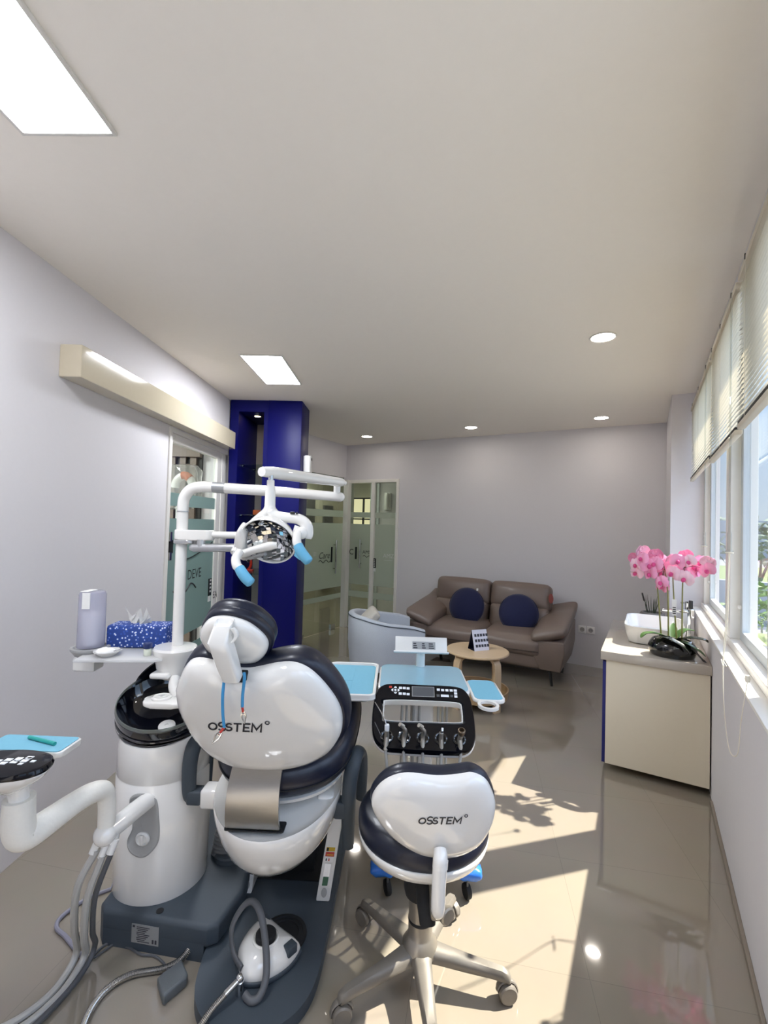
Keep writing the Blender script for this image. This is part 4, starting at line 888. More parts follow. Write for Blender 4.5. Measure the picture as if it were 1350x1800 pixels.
b = BM(); tube(b, [(-1.12, 1.826, 1.012), (-1.083, 1.822, 1.022), (-1.076, 1.822, 1.03)], .0015, 6); Td.part('probe', b, 'chrome')
mat('vial_glass', '#e6ead8', .1, coat=.6); mat('vial_cap', '#1d2f66', .3)
Tv = Thing('small_vial', 'small pale vial with a dark blue cap on the front edge of the side tray', 'vial', (-.982, 1.843, .9965))
b = BM(); lathe(b, [(0, .997), (.014, .997), (.015, 1.0), (.015, 1.022), (.013, 1.025), (0, 1.025)], (-.982, 1.843, 0), 20); Tv.part('vial_body', b, 'vial_glass')
b = BM(); lathe(b, [(.0145, 1.0255), (.0165, 1.027), (.0165, 1.045), (.0145, 1.047), (0, 1.047)], (-.982, 1.843, 0), 20); Tv.part('cap', b, 'vial_cap')
b = BM(); prism(b, roundrect(-1.195, -.962, 1.338, 1.43, .012), .8595, .8608); single('tray_liner', b, 'liner_blue', 'light blue paper liner on the small assistant tray at the left edge', 'tray liner', (-1.08, 1.385, .8595), group='blue tray liners')
mat('teal_plastic', '#2fa39a', .4)
b = BM(); tube(b, [(-1.105, 1.405, .8665), (-1.0, 1.372, .8665)], .0055, 10); single('suction_tip', b, 'teal_plastic', 'teal plastic suction tip lying on the assistant tray liner', 'suction tip', (-1.05, 1.39, .8609))
# foot switch box with its thin cord, and the metal hose
b = BM(); prism(b, [(-.745, 1.545), (-.735, 1.565), (-.695, 1.612), (-.652, 1.565), (-.650, 1.55), (-.692, 1.487), (-.70, 1.49)], .0, .035, .008, 3)
Tf = Thing('foot_switch', 'flat grey foot switch box on the floor beside the slate base', 'foot switch', (-.70, 1.55, 0)); Tf.part('switch_box', b, 'switch_grey')
b = BM(); hose(b, [(-.725, 1.585, .016), (-.765, 1.625, .005), (-.81, 1.648, .005), (-.855, 1.65, .005), (-.91, 1.672, .005), (-.975, 1.69, .005), (-1.005, 1.68, .005), (-1.02, 1.64, .005), (-1.01, 1.632, .006), (-.995, 1.655, .006), (-.978, 1.685, .005)], .004, 8); Tf.part('cord', b, 'hose_dark')
b = BM(); hose(b, [(-.70, 1.70, .05), (-.685, 1.665, .04), (-.70, 1.628, .02), (-.75, 1.598, .011), (-.845, 1.572, .011), (-.895, 1.525, .011), (-.908, 1.46, .011), (-.89, 1.38, .011), (-.84, 1.26, .011)], .010, 10, 10, .0012, .004)
single('metal_hose', b, 'steel', 'flexible metal hose curving over the floor from the slate base', 'hose', (-.85, 1.5, 0))
# ------------------------------------------------------------------ dental chair
T = Thing('dental_chair', 'white and navy dental chair seen from behind, backrest raised over a slate floor plate', 'dental chair', (-.41, 1.9, 0))
b = BM(); prism(b, [(-.195, 2.95), (-.62, 2.95), (-.622, 1.80)] + [(p.x, p.y) for p in smoothpath([(-.624, 1.62, 0), (-.605, 1.51, 0), (-.56, 1.435, 0), (-.495, 1.395, 0), (-.42, 1.383, 0), (-.345, 1.395, 0), (-.28, 1.432, 0), (-.235, 1.50, 0), (-.214, 1.60, 0), (-.206, 1.78, 0)], 4)] + [(-.195, 2.2)], .002, .045, .010, 4); fp = T.part('floor_plate', b, 'slate_base')
b = BM(); box(b, -.56, -.28, 1.965, 2.30, .0455, .05); T.part('well_gap', b, 'black_rubber', fp, smooth=False)
b = BM(); 
for k in range(9): box(b, -.50, -.31, 2.02 + .03 * k, 2.034 + .03 * k, .05, .34 - .004 * k)
box(b, -.49, -.32, 2.02, 2.29, .05, .33); T.part('lift_bellows', b, 'black_rubber')
for s, (u0, u1) in (('R', (-.275, -.222)), ('L', (-.590, -.540))):
    b = BM(); tp = .055 if s == 'R' else -.02
    prof = [(1.865, .046), (1.975, .046), (2.14, .26), (2.30, .48), (2.06, .48), (1.955, .24)] if s == 'R' else [(1.885, .046), (1.975, .046), (2.14, .26), (2.30, .48), (2.06, .48), (1.935, .115)]
    rings = [[Z((u + tp * (z - .046) / .434, v, z)) for v, z in prof] for u in (u0, u1)]
    loft(b, rings); bmesh.ops.bevel(b, geom=b.edges[:], offset=.004, segments=2, profile=.5, affect='EDGES'); cv = T.part('side_cover', b, 'white_plastic')
    b = BM(); lathe(b, [(.011, 0), (.011, .003), (0, .004)], n=16, M=TRS(((u0 + u1) / 2 + .004, 1.874 if s == 'R' else 1.893, .074), rx=66), sy=1.4); T.part('screw_cap', b, 'grey_plastic', cv)
    if s == 'R':
        mat('label_yellow', '#d8b320', .5); mat('label_red', '#c8402c', .5); mat('switch_green', '#0f5a3a', .35)
        def cover(z, d=.001): return 1.865 + .09 * (z - .046) / .194 - d
        def plate_(name, m, ua, ub, z0, z1, d, par=cv):
            b = BM(); sh_ = lambda z: tp * (z - .046) / .434
            q = [Z((ua + sh_(z0), cover(z0, d), z0)), Z((ub + sh_(z0), cover(z0, d), z0)), Z((ub + sh_(z1), cover(z1, d), z1)), Z((ua + sh_(z1), cover(z1, d), z1))]
            loft(b, [q, [p + Z((0, .0008, 0)) for p in q]]); return T.part(name, b, m, par, smooth=False)
        plate_('warning_label', 'label_yellow', -.268, -.232, .196, .208, .0022); plate_('warning_label', 'label_red', -.268, -.232, .180, .193, .0022); plate_('warning_label', 'socket_white', -.268, -.232, .163, .178, .0022)
        plate_('label_mark', 'black_decal', -.266, -.258, .197, .207, .003); plate_('label_mark', 'label_yellow', -.262, -.236, .184, .186, .003); plate_('label_mark', 'black_decal', -.264, -.259, .167, .174, .003); plate_('label_mark', 'red_dot', -.253, -.248, .167, .174, .003)
        plate_('switch_plate', 'silver', -.264, -.238, .095, .158, .0022); plate_('power_switch', 'switch_green', -.262, -.240, .095, .120, .006)
# white seat bowl with its deck
MD = Matrix.Translation((-.415, 1.79, .545)) @ Euler((RAD(7), 0, 0)).to_matrix().to_4x4()
o = [(.238 * cos(a) * (1 + .04 * sin(a)), .295 * sin(a)) for a in [2 * pi * k / 64 for k in range(64)]]
b = BM(); dome(b, o, [(0, -.226), (.25, -.224), (.45, -.217), (.62, -.201), (.76, -.173), (.87, -.132), (.945, -.083), (.985, -.037), (1.0, .0), (.985, .008), (.96, .004), (.85, -.002), (0, -.004)], MD, centre=(-.01, -.02)); bw = T.part('seat_bowl', b, 'gloss_white')
b = BM(); prism(b, roundrect(-.538, -.340, 1.530, 1.585, .008), .5275, .5315); T.part('bracket_slot', b, 'black_rubber', bw, smooth=False)
# seat cushion, rising to the knees
MS = Matrix.Translation((-.395, 1.588, .582)) @ Euler((RAD(10), 0, 0)).to_matrix().to_4x4()
o = closedspline([(-.16, .05), (0, .0), (.15, .045), (.235, .15), (.262, .32), (.262, .52), (.235, .60), (.12, .625), (-.12, .625), (-.235, .60), (-.262, .52), (-.262, .32), (-.24, .155)], 6)
b = BM(); dome(b, o, [(0, .0), (.80, .0), (.93, .008), (.985, .03), (1, .055), (1, .075), (.975, .105), (.90, .125), (.7, .125), (.4, .11), (0, .105)], MS); sc = T.part('seat_cushion', b, 'navy_leather', ang=70)
b = BM(); tube(b, [MS @ Z((x * 1.003, .33 + (y - .33) * 1.003, .052)) for x, y in o + o[:1]], .0028, 6); T.part('seam', b, 'black_rubber', sc)
b = BM(); dome(b, [(x * .93, .33 + (y - .33) * .96) for x, y in o], [(0, -.05), (.5, -.05), (.85, -.035), (.98, -.012), (1, .004), (0, .006)], MS); T.part('seat_shell', b, 'gloss_white')
ML = Matrix.Translation((-.395, 2.19, .66)) @ Euler((RAD(-24), 0, 0)).to_matrix().to_4x4()
b = BM(); softbox(b, .40, .62, .11, .05, (0, .02, .01), 8, ML @ Matrix.Translation((0, .34, .04))); T.part('leg_cushion', b, 'navy_leather')
b = BM(); softbox(b, .36, .56, .05, .02, (0, .0, 0), 6, ML @ Matrix.Translation((0, .33, -.035))); T.part('leg_shell', b, 'gloss_white')
# steel bracket
prof = [(1.56, .515), (1.535, .54), (1.518, .58), (1.515, .63), (1.528, .68), (1.560, .725), (1.60, .76)]
P = smoothpath([(0, v, z) for v, z in prof], 6); b = BM(); rings = []
for i, p in enumerate(P):
    d = (P[min(i + 1, len(P) - 1)] - P[max(0, i - 1)]).normalized(); n_ = Z((0, -d.z, d.y)) * .006; t = i / (len(P) - 1); ua, ub = -.533 + .012 * t, -.352 - .004 * t
    rings.append([Z((ua, p.y, p.z)) + n_, Z((ub, p.y, p.z)) + n_, Z((ub, p.y, p.z)) - n_, Z((ua, p.y, p.z)) - n_])
loft(b, rings); T.part('back_bracket', b, 'brushed_steel')
# backrest: shell towards the room, cushion on the far side
TILT = 22
def planeM(c, t): return Matrix.Translation(c) @ Matrix(((1, 0, 0, 0), (0, -sin(RAD(t)), -cos(RAD(t)), 0), (0, cos(RAD(t)), -sin(RAD(t)), 0), (0, 0, 0, 1)))
MBk = planeM((-.40, 1.5, .95), TILT)
sh = [(-.204, .175), (-.244, .152), (-.281, .079), (-.289, .045), (-.287, -.017), (-.262, -.109), (-.22, -.189), (-.146, -.245), (-.066, -.264), (.029, -.260), (.123, -.231), (.193, -.181), (.228, -.127), (.244, -.075), (.242, -.012), (.221, .048), (.18, .113), (.139, .155), (.093, .172), (.04, .166), (-.01, .151), (-.047, .143), (-.09, .146), (-.146, .166)]
sho = closedspline(sh, 4); SC = (-.02, -.05)
prof_s = [(1.0, -.012), (1.0, 0), (.99, .012), (.965, .023), (.88, .038), (.7, .050), (.4, .057), (0, .06)]
b = BM(); dome(b, sho, [(0, -.012)] + prof_s, MBk, SC); T.part('back_shell', b, 'gloss_white', ang=70)
def shell_h(outline, prof, centre, x, y):
    a = math.atan2(y - centre[1], x - centre[0]); best = None
    for (p, q) in zip(outline, outline[1:] + outline[:1]):
        a1 = math.atan2(p[1] - centre[1], p[0] - centre[0]); a2 = math.atan2(q[1] - centre[1], q[0] - centre[0]); d = (a2 - a1 + pi) % (2 * pi) - pi; e = (a - a1 + pi) % (2 * pi) - pi
        if abs(d) > 1e-9 and 0 <= e / d <= 1:
            t = e / d; best = math.hypot(p[0] + (q[0] - p[0]) * t - centre[0], p[1] + (q[1] - p[1]) * t - centre[1]); break
    s = math.hypot(x - centre[0], y - centre[1]) / (best or .25)
    pf = sorted(prof[1:])
    for (s0, h0), (s1, h1) in zip(pf, pf[1:]):
        if s0 <= s <= s1: return h0 + (h1 - h0) * (s - s0) / max(1e-9, s1 - s0)
    return pf[-1][1]
def on_shell(cx, cy, rot=0.0, M=MBk, outline=sho, prof=prof_s, c=SC, lift=.0012):
    def fn(x, y):
        X, Y = cx + x * cos(rot) - y * sin(rot), cy + x * sin(rot) + y * cos(rot)
        return M @ Z((X, Y, shell_h(outline, prof, c, X, Y) + lift))
    return fn
mat('logo_ink', '#2b2a30', .4)
b = BM(); wordmark(b, .036, on_shell(-.086, -.032, RAD(2), lift=.0018)); T.part('logo', b, 'logo_ink', smooth=False)
cu = closedspline([(x * 1.05 + .011, (y + .05) * 1.035 - .047) for x, y in sh], 4)
b = BM(); dome(b, cu, [(0, -.008), (.93, -.008), (.98, -.014), (1.0, -.034), (1.0, -.066), (.98, -.088), (.92, -.103), (.7, -.108), (0, -.095)], MBk, SC); T.part('back_cushion', b, 'navy_leather', ang=70)
# headrest
MH = planeM((-.42, 1.42, 1.22), 30)
ho = closedspline([(-.178, -.022), (-.14, .029), (-.086, .040), (-.027, .021), (.015, -.022), (.030, -.062), (.020, -.103), (-.010, -.138), (-.048, -.148), (-.096, -.136), (-.148, -.112), (-.175, -.072)], 6)
b = BM(); dome(b, ho, [(0, -.01), (1, -.01), (1, 0), (.98, .010), (.9, .020), (.7, .030), (.4, .036), (0, .038)], MH); hs_ = T.part('headrest_shell', b, 'gloss_white', ang=70)
ho2 = [(-.075 + (x + .075) * 1.08 + .006, -.055 + (y + .055) * 1.10 + .004) for x, y in ho]
b = BM(); dome(b, ho2, [(0, -.006), (.93, -.006), (.98, -.011), (1, -.023), (.985, -.036), (.94, -.041), (.95, -.044), (1.0, -.052), (1.0, -.066), (.94, -.080), (.7, -.084), (0, -.075)], MH); T.part('headrest_cushion', b, 'navy_leather', ang=70)
b = BM(); rings = []
for (u, v, z, hw, hd) in ((-.505, 1.405, 1.243, .026, .014), (-.505, 1.375, 1.243, .032, .02), (-.508, 1.352, 1.20, .037, .026), (-.500, 1.358, 1.175, .036, .026), (-.485, 1.378, 1.11, .034, .024), (-.478, 1.392, 1.075, .032, .022)):
    ring = []
    for x, y in roundrect(-hw * .82, hw * .82, -hd, hd, .010, 3): ring.append(Z((u + x, v + y * .9, z + y * .45)))
    rings.append(ring)
loft(b, rings); hb = T.part('headrest_arm', b, 'gloss_white', ang=50)
b = BM(); rings = []
for i in range(8):
    t = i / 7; rings.append([Z((-.468 - .002 * t + .012 * sin(pi * t) , 1.352 + y, 1.192 + .040 * t + x * .25)) + Z((x, 0, 0)) for x, y in roundrect(-.006, .006, -.008, .008, .003, 2)])
loft(b, rings); T.part('release_lever', b, 'white_plastic', hb)
b = BM(); box(b, -.495, -.445, 1.405, 1.44, 1.055, 1.085, .004, 2); T.part('arm_slot', b, 'black_rubber', hb)
# armrests
for s, u in (('R', -.118), ('L', -.745)):
    k = 1 if s == 'R' else -1
    b = BM()
    if s == 'R': path = [(u - .026, 1.745, .345), (u - .028, 1.74, .48), (u - .026, 1.745, .575), (u - .018, 1.765, .632), (u - .006, 1.815, .660), (u + .004, 1.875, .628), (u + .008, 1.905, .55), (u + .008, 1.905, .43)]
    else: path = [(u + .01, 1.76, .492), (u - .004, 1.75, .51), (u - .008, 1.75, .60), (u - .006, 1.765, .665), (u - .004, 1.815, .70), (u, 1.875, .67), (u, 1.905, .58), (u, 1.905, .45)]
    tube(b, path, [.022, .026, .027, .028, .028, .027, .026, .022] if s == 'R' else [.022, .025, .027, .028, .028, .027, .026, .022], 16, smooth=6, flat=.72, up=(0, 1, 0)); ar = T.part('armrest', b, 'slate_base', ang=60)
    b = BM()
    if s == 'R': box(b, -.20, -.14, 1.725, 1.785, .455, .515, .008, 3)
    else: box(b, -.755, -.70, 1.73, 1.785, .478, .53, .008, 3)
    T.part('armrest_hub', b, 'slate_base', ar)
    b = BM()
    if s == 'R': box(b, -.262, -.1985, 1.715, 1.80, .452, .545, .012, 3)
    else: box(b, -.702, -.63, 1.725, 1.80, .468, .54, .012, 3)
    T.part('armrest_socket', b, 'gloss_white')
# napkin clips hanging from the headrest arm
mat('cord_blue', '#3d93c9', .4); mat('clip_red', '#c23a30', .4)
Tn = Thing('napkin_clip', 'blue bib cord with alligator clips hanging from the headrest arm', 'bib clip', (-.46, 1.39, 1.02))
b = BM(); hose(b, [(-.502, 1.385, 1.062), (-.503, 1.382, 1.02), (-.502, 1.386, .97), (-.498, 1.39, .926)], .0048, 8); Tn.part('cord', b, 'cord_blue')
b = BM(); hose(b, [(-.438, 1.372, 1.098), (-.436, 1.372, 1.08), (-.442, 1.38, 1.03), (-.443, 1.384, .992)], .0048, 8); Tn.part('cord', b, 'cord_blue')
for (p, q) in (((-.498, 1.388, .926), (-.530, 1.383, .880)), ((-.443, 1.384, .992), (-.436, 1.390, .940))):
    p, q = Z(p), Z(q); d = (q - p); b = BM(); tube(b, [p, p + d * .3], .004, 8); Tn.part('clip_sleeve', b, 'clip_red')
    n_ = d.cross(Z((0, 1, 0))).normalized(); b = BM(); tube(b, [p + d * .25 - n_ * .004, p + d * .55 - n_ * .007, q], [.0018, .003, .0015], 6); tube(b, [p + d * .25 + n_ * .004, p + d * .55 + n_ * .007, q], [.0018, .003, .0015], 6); tube(b, [p + d * .45 - n_ * .008, p + d * .45 + n_ * .008], .0022, 6); Tn.part('clip', b, 'chrome')
# foot pedal standing on the plate
Tp = Thing('foot_pedal', 'white foot pedal with hoop handle and metal hose on the chair floor plate', 'foot pedal', (-.40, 1.62, .046))
po = closedspline([(-.497, 1.59), (-.462, 1.525), (-.425, 1.513), (-.367, 1.53), (-.315, 1.577), (-.290, 1.632), (-.30, 1.655), (-.367, 1.70), (-.435, 1.748), (-.452, 1.748), (-.480, 1.71), (-.502, 1.645)], 5)
b = BM(); dome(b, po, [(0, .0465), (1.0, .0465), (1.02, .052), (1.0, .060), (.98, .061), (0, .061)]); Tp.part('pedal_base', b, 'slate_base', ang=60)
b = BM(); dome(b, po, [(0, .0615), (.97, .0615), (.985, .067), (.94, .082), (.83, .098), (.65, .112), (.4, .120), (.2, .122), (0, .122)], None, (-.405, 1.60)); Tp.part('pedal_cover', b, 'gloss_white', ang=70)
b = BM(); lathe(b, [(.044, .112), (.044, .122), (.040, .126), (.036, .124), (.034, .118)], (-.405, 1.61, 0), 32); Tp.part('button_collar', b, 'gloss_white')
b = BM(); lathe(b, [(.0345, .118), (.0345, .136), (.030, .141), (0, .142)], (-.405, 1.61, 0), 32); Tp.part('foot_button', b, 'black_rubber')
b = BM(); lathe(b, [(0, .0465), (.082, .0465), (.084, .050), (.082, .058), (.07, .060), (.068, .056), (.055, .058), (.053, .054), (0, .056)], (-.365, 1.705, 0), 40); Tp.part('kick_plate', b, 'black_rubber')
for c, r_ in (((-.318, 1.600, .098), 52), ((-.437, 1.700, .096), 40)):
    b = BM(); box(b, -.019, .019, -.016, .016, -.014, .016, .004, 2, M=TRS(c, rz=r_)); pb = Tp.part('side_button', b, 'slate_base')
b = BM(); tube(b, [(-.462, 1.535, .085), (-.505, 1.575, .10), (-.520, 1.60, .16), (-.49, 1.62, .215), (-.455, 1.615, .235), (-.42, 1.59, .215), (-.39, 1.55, .15), (-.375, 1.51, .09), (-.385, 1.475, .060), (-.41, 1.465, .056), (-.435, 1.48, .06)], .0075, 12, smooth=8, flat=1.5); Tp.part('hoop_handle', b, 'hose_dark')
b = BM(); lathe(b, [(.013, .046), (.013, .085), (.010, .088), (0, .088)], (-.455, 1.495, 0), 16); bmesh.ops.create_uvsphere(b, u_segments=14, v_segments=10, radius=.013, matrix=Matrix.Translation((-.455, 1.495, .094))); tube(b, [(-.455, 1.495, .092), (-.488, 1.458, .078)], [.009, .010], 12); Tp.part('hose_joint', b, 'chrome')
b = BM(); hose(b, [(-.487, 1.459, .078), (-.52, 1.42, .062), (-.56, 1.36, .03), (-.60, 1.29, .012), (-.66, 1.20, .012)], .009, 10, 10, .0012, .004); Tp.part('metal_hose', b, 'steel')
# ------------------------------------------------------------------ operating lamp on its pole
mat('mirror', '#eceef0', 0.02, 1.0, vary=0); mat('sleeve_blue', '#69b2d6', .45, vary=.05, scale=60, bump=.2, sub=.1)
PX, PY = -.888, 1.90
T = Thing('operating_lamp', 'white dental operating lamp with faceted mirror and blue sleeved handles on a tall pole', 'dental lamp', (PX, PY, 1.028))
b = BM(); tube(b, [(PX, PY, 1.0285), (PX, PY, 1.50)], .0225, 20); T.part('pole', b, 'gloss_white')
b = BM(); tube(b, [(PX, PY, 1.505), (PX, PY, 1.60), (PX + .006, PY, 1.640), (PX + .03, PY, 1.672), (PX + .07, PY, 1.684), (PX + .13, PY, 1.684), (PX + .40, PY, 1.672), (-.232, PY, 1.658)], [.023, .023, .0235, .0235, .0235, .0225, .0215, .0195], 20, smooth=6); 
bmesh.ops.create_uvsphere(b, u_segments=16, v_segments=10, radius=.0195, matrix=Matrix.Translation((-.232, PY, 1.658))); ta = T.part('upper_arm', b, 'gloss_white')
b = BM(); tube(b, [(PX, PY, 1.578), (PX, PY, 1.582)], .0245, 20); T.part('collar', b, 'silver', ta)
b = BM(); tube(b, [(PX + .125, PY - .001, 1.684), (PX + .175, PY - .001, 1.682)], .0231, 20); T.part('arm_label', b, 'label_silver', ta)
b = BM(); tube(b, [(-.246, PY, 1.672), (-.246, PY, 1.715)], .014, 14); T.part('pivot_pin', b, 'white_plastic')
b = BM(); tube(b, [(-.212, 1.905, 1.716), (-.236, 1.88, 1.718), (-.322, 1.72, 1.716), (-.400, 1.545, 1.712), (-.438, 1.478, 1.709)], [.010, .022, .0235, .0245, .018], 20, smooth=5, flat=.86, up=(0, 0, 1)); T.part('balance_arm', b, 'gloss_white', ang=60)
b = BM(); tube(b, [(-.425, 1.50, 1.700), (-.425, 1.50, 1.672)], .0085, 14); T.part('swivel_pin', b, 'chrome')
b = BM(); tube(b, [(-.425, 1.50, 1.684), (-.425, 1.50, 1.668), (-.425, 1.50, 1.662), (-.425, 1.50, 1.645), (-.425, 1.50, 1.636), (-.425, 1.50, 1.60), (-.425, 1.50, 1.585)], [.012, .0125, .0135, .0165, .017, .0175, .020], 20); yk = T.part('neck', b, 'gloss_white')
b = BM(); tube(b, [(-.425, 1.50, 1.60), (-.43, 1.50, 1.578), (-.45, 1.505, 1.562), (-.485, 1.52, 1.535), (-.515, 1.52, 1.49), (-.528, 1.49, 1.44)], [.020, .026, .024, .022, .022, .024], 16, smooth=6, flat=.8)
tube(b, [(-.425, 1.50, 1.598), (-.42, 1.50, 1.578), (-.40, 1.498, 1.566), (-.36, 1.495, 1.562), (-.325, 1.49, 1.558), (-.300, 1.487, 1.540), (-.294, 1.485, 1.512), (-.296, 1.485, 1.498)], [.020, .026, .022, .020, .021, .022, .021, .017], 16, smooth=6, flat=.85); T.part('yoke', b, 'gloss_white', ang=70)
b = BM(); box(b, -.352, -.336, 1.472, 1.478, 1.574, 1.582, .002, 2); box(b, -.333, -.327, 1.472, 1.478, 1.574, 1.582, .002, 2); T.part('yoke_mark', b, 'black_decal', yk)
LT = 36
MLa = Matrix.Translation((-.418, 1.475, 1.487)) @ Matrix.Rotation(RAD(-6), 4, 'Z') @ planeM((0, 0, 0), LT)
b = BM(); lathe(b, [(0, -.062), (.04, -.058), (.07, -.040), (.086, -.012), (.091, .004), (.089, .008), (.085, .006), (.0845, -.003), (.07, -.030), (.04, -.051), (0, -.056)], n=56, M=MLa); hd = T.part('lamp_shell', b, 'gloss_white', ang=60)
b = BM(); rnd = random.Random(5); cs_ = .0148
for i in range(-6, 7):
    for j in range(-6, 7):
        x, y = i * cs_ + .002 * (j % 2), j * cs_; r = math.hypot(x, y)
        if r > .0835: continue
        hgt = -.046 + .050 * (r / .0845) ** 2; sl = 2 * .050 / .0845 ** 2; ta_, tb_ = sl * x + rnd.uniform(-.22, .22), sl * y + rnd.uniform(-.22, .22)
        q = []
        for dx, dy in ((-.5, -.5), (.5, -.5), (.5, .5), (-.5, .5)):
            X, Y = x + dx * cs_ * .98, y + dy * cs_ * .98; k_ = min(1, .0845 / max(1e-6, math.hypot(X, Y))); X, Y = X * k_, Y * k_
            q.append(b.verts.new(MLa @ Z((X, Y, hgt + ta_ * (X - x) + tb_ * (Y - y)))))
        b.faces.new(q)
b2 = BM(); lathe(b2, [(0, -.052), (.04, -.043), (.07, -.022), (.0845, -.002), (.086, -.006), (.07, -.028), (.04, -.049), (0, -.058)], n=40, M=MLa); T.part('mirror_backing', b2, 'hose_dark', hd)
rf = T.part('faceted_mirror', b, 'mirror', hd, smooth=False)
b = BM(); dome(b, closedspline([(-.118, -.045), (-.105, .02), (-.082, .055), (-.068, .03), (-.078, -.02), (-.07, -.06), (-.095, -.075)], 6), [(0, -.03), (.9, -.03), (1, -.02), (1.0, .012), (.9, .022), (0, .026)], MLa); T.part('side_lobe', b, 'gloss_white', hd, ang=70)
b = BM(); tube(b, [MLa @ Z(p) for p in ((-.105, -.040, .018), (-.075, -.028, .034), (-.03, -.004, .042), (.02, .012, .042), (.042, .012, .036))], [.022, .018, .016, .018, .013], 16, smooth=6, flat=.8); br = T.part('sensor_bar', b, 'gloss_white', hd, ang=70)
b = BM(); tube(b, [MLa @ Z(p) for p in ((-.068, -.046, .042), (-.03, -.026, .050), (.004, -.012, .052))], [.009, .010, .009], 12, smooth=5, flat=.6); T.part('sensor_window', b, 'grey_plastic', br)
b = BM(); bmesh.ops.create_uvsphere(b, u_segments=12, v_segments=8, radius=.005, matrix=MLa @ Matrix.Translation((-.058, -.043, .052))); T.part('sensor_lens', b, 'black_glass', br)
for s, P0, P1 in (('L', [(-.495, 1.43, 1.452), (-.500, 1.41, 1.432), (-.491, 1.395, 1.412), (-.480, 1.39, 1.404)], [(-.482, 1.392, 1.405), (-.472, 1.387, 1.392), (-.459, 1.384, 1.377), (-.443, 1.382, 1.363)]),
                  ('R', [(-.322, 1.455, 1.515), (-.320, 1.44, 1.506), (-.318, 1.43, 1.49), (-.312, 1.425, 1.476)], [(-.313, 1.425, 1.478), (-.303, 1.42, 1.461), (-.290, 1.418, 1.444), (-.276, 1.416, 1.430)])):
    b = BM(); tube(b, P0, [.013, .014, .0145, .0135], 14, smooth=5); hn = T.part('handle', b, 'gloss_white', label=None)
    b = BM(); tube(b, P1 + [tuple(Z(P1[-1]) * 1.0 + (Z(P1[-1]) - Z(P1[-2])) * .25)], [.0152, .0165, .0168, .0155, .009], 14, smooth=5); T.part('blue_sleeve', b, 'sleeve_blue', hn, label='light blue paper sleeve')
    if s == 'R':
        b = BM(); loft(b, [[Z((-.317, 1.418, 1.478)), Z((-.300, 1.415, 1.455)), Z((-.303, 1.415, 1.432)), Z((-.322, 1.418, 1.445))], [Z((-.317, 1.419, 1.478)), Z((-.300, 1.416, 1.455)), Z((-.303, 1.416, 1.432)), Z((-.322, 1.419, 1.445))]]); T.part('sleeve_flap', b, 'sleeve_blue', hn, smooth=False)
        b = BM(); bmesh.ops.create_uvsphere(b, u_segments=16, v_segments=10, radius=.021, matrix=Matrix.Translation((-.312, 1.47, 1.515))); tube(b, [(-.34, 1.475, 1.525), (-.297, 1.485, 1.512)], .016, 12); T.part('pivot_ball', b, 'gloss_white', hn)
for o in T.o.children:
    if o.name.split('.')[0] in ('swivel_pin', 'neck', 'yoke', 'lamp_shell', 'handle'): o.location.x += .012
# folded monitor arm on the same pole
b = BM(); prism(b, roundrect(PX - .028, PX + .135, PY - .03, PY + .03, .028, 6), 1.462, 1.505, .006, 3); fa = T.part('arm_hub', b, 'gloss_white')
b = BM(); tube(b, [(PX + .10, PY, 1.486), (-.60, PY, 1.488)], .0165, 16, flat=.9); T.part('folded_arm', b, 'gloss_white')
b = BM(); prism(b, roundrect(PX - .030, PX + .06, PY - .031, PY + .031, .028, 6), 1.446, 1.4625, .004, 2); tube(b, [(PX + .09, PY - .02, 1.465), (PX + .09, PY - .02, 1.43)], .017, 14); T.part('arm_joint', b, 'silver', fa)
b = BM(); tube(b, [(PX + .045, PY - .02, 1.432), (PX + .06, PY - .02, 1.432), (-.60, PY - .02, 1.438)], [.010, .0175, .0165], 16); T.part('lower_arm', b, 'silver')

# ------------------------------------------------------------------ instrument cart
T = Thing('instrument_cart', 'white dental instrument cart with a black control panel and blue lined trays on castors', 'dental cart', (.135, 2.15, 0)); CT = T
b = BM(); prism(b, roundrect(.088, .188, 2.02, 2.14, .025, 5), .12, .80, .004, 2); T.part('column', b, 'gloss_white')
b = BM(); tube(b, [(.10, 2.016, .15), (.10, 2.016, .78)], .006, 8); tube(b, [(.125, 2.016, .15), (.125, 2.016, .78)], .005, 8); T.part('column_groove', b, 'grey_plastic')
b = BM(); prism(b, [(-.02, 2.0), (.0, 1.98), (.06, 2.01), (.22, 2.01), (.33, 1.98), (.35, 2.0), (.35, 2.36), (.33, 2.38), (.0, 2.38), (-.02, 2.36)], .075, .12, .012, 3); T.part('base', b, 'white_plastic')
mat('wrap_blue', '#2e74d8', .3, vary=.1, scale=60, bump=.3)
for i, (x, y) in enumerate(((.008, 1.975), (.340, 1.975), (.008, 2.36), (.340, 2.36))):
    b = BM(); lathe(b, [(.0, -.012), (.018, -.012), (.028, -.010), (.030, -.005), (.030, .005), (.028, .010), (.018, .012), (0, .012)], n=24, M=TRS((x, y, .0305), ry=90, rz=20)); cs = T.part('castor', b, 'black_rubber')
    b = BM(); box(b, x - .004, x + .004, y - .015, y + .015, .055, .09, .003, 2); lathe(b, [(.008, 0), (.008, .002), (0, .002)], n=12, M=TRS((x + (.0125), y, .0305), ry=90)); T.part('castor_fork', b, 'hose_dark', cs)
    if i < 2:
        b = BM(); softbox(b, .105, .085, .045, .02, (0, 0, .008), 6, TRS((x - .022 if i == 0 else x + .01, y + .02, .100)))
        for v in b.verts: v.co += Z((.004, .004, .003)) * noise.noise(v.co * 60)
        T.part('plastic_wrap', b, 'wrap_blue', label='crumpled blue plastic wrap on the castor leg', ang=60)
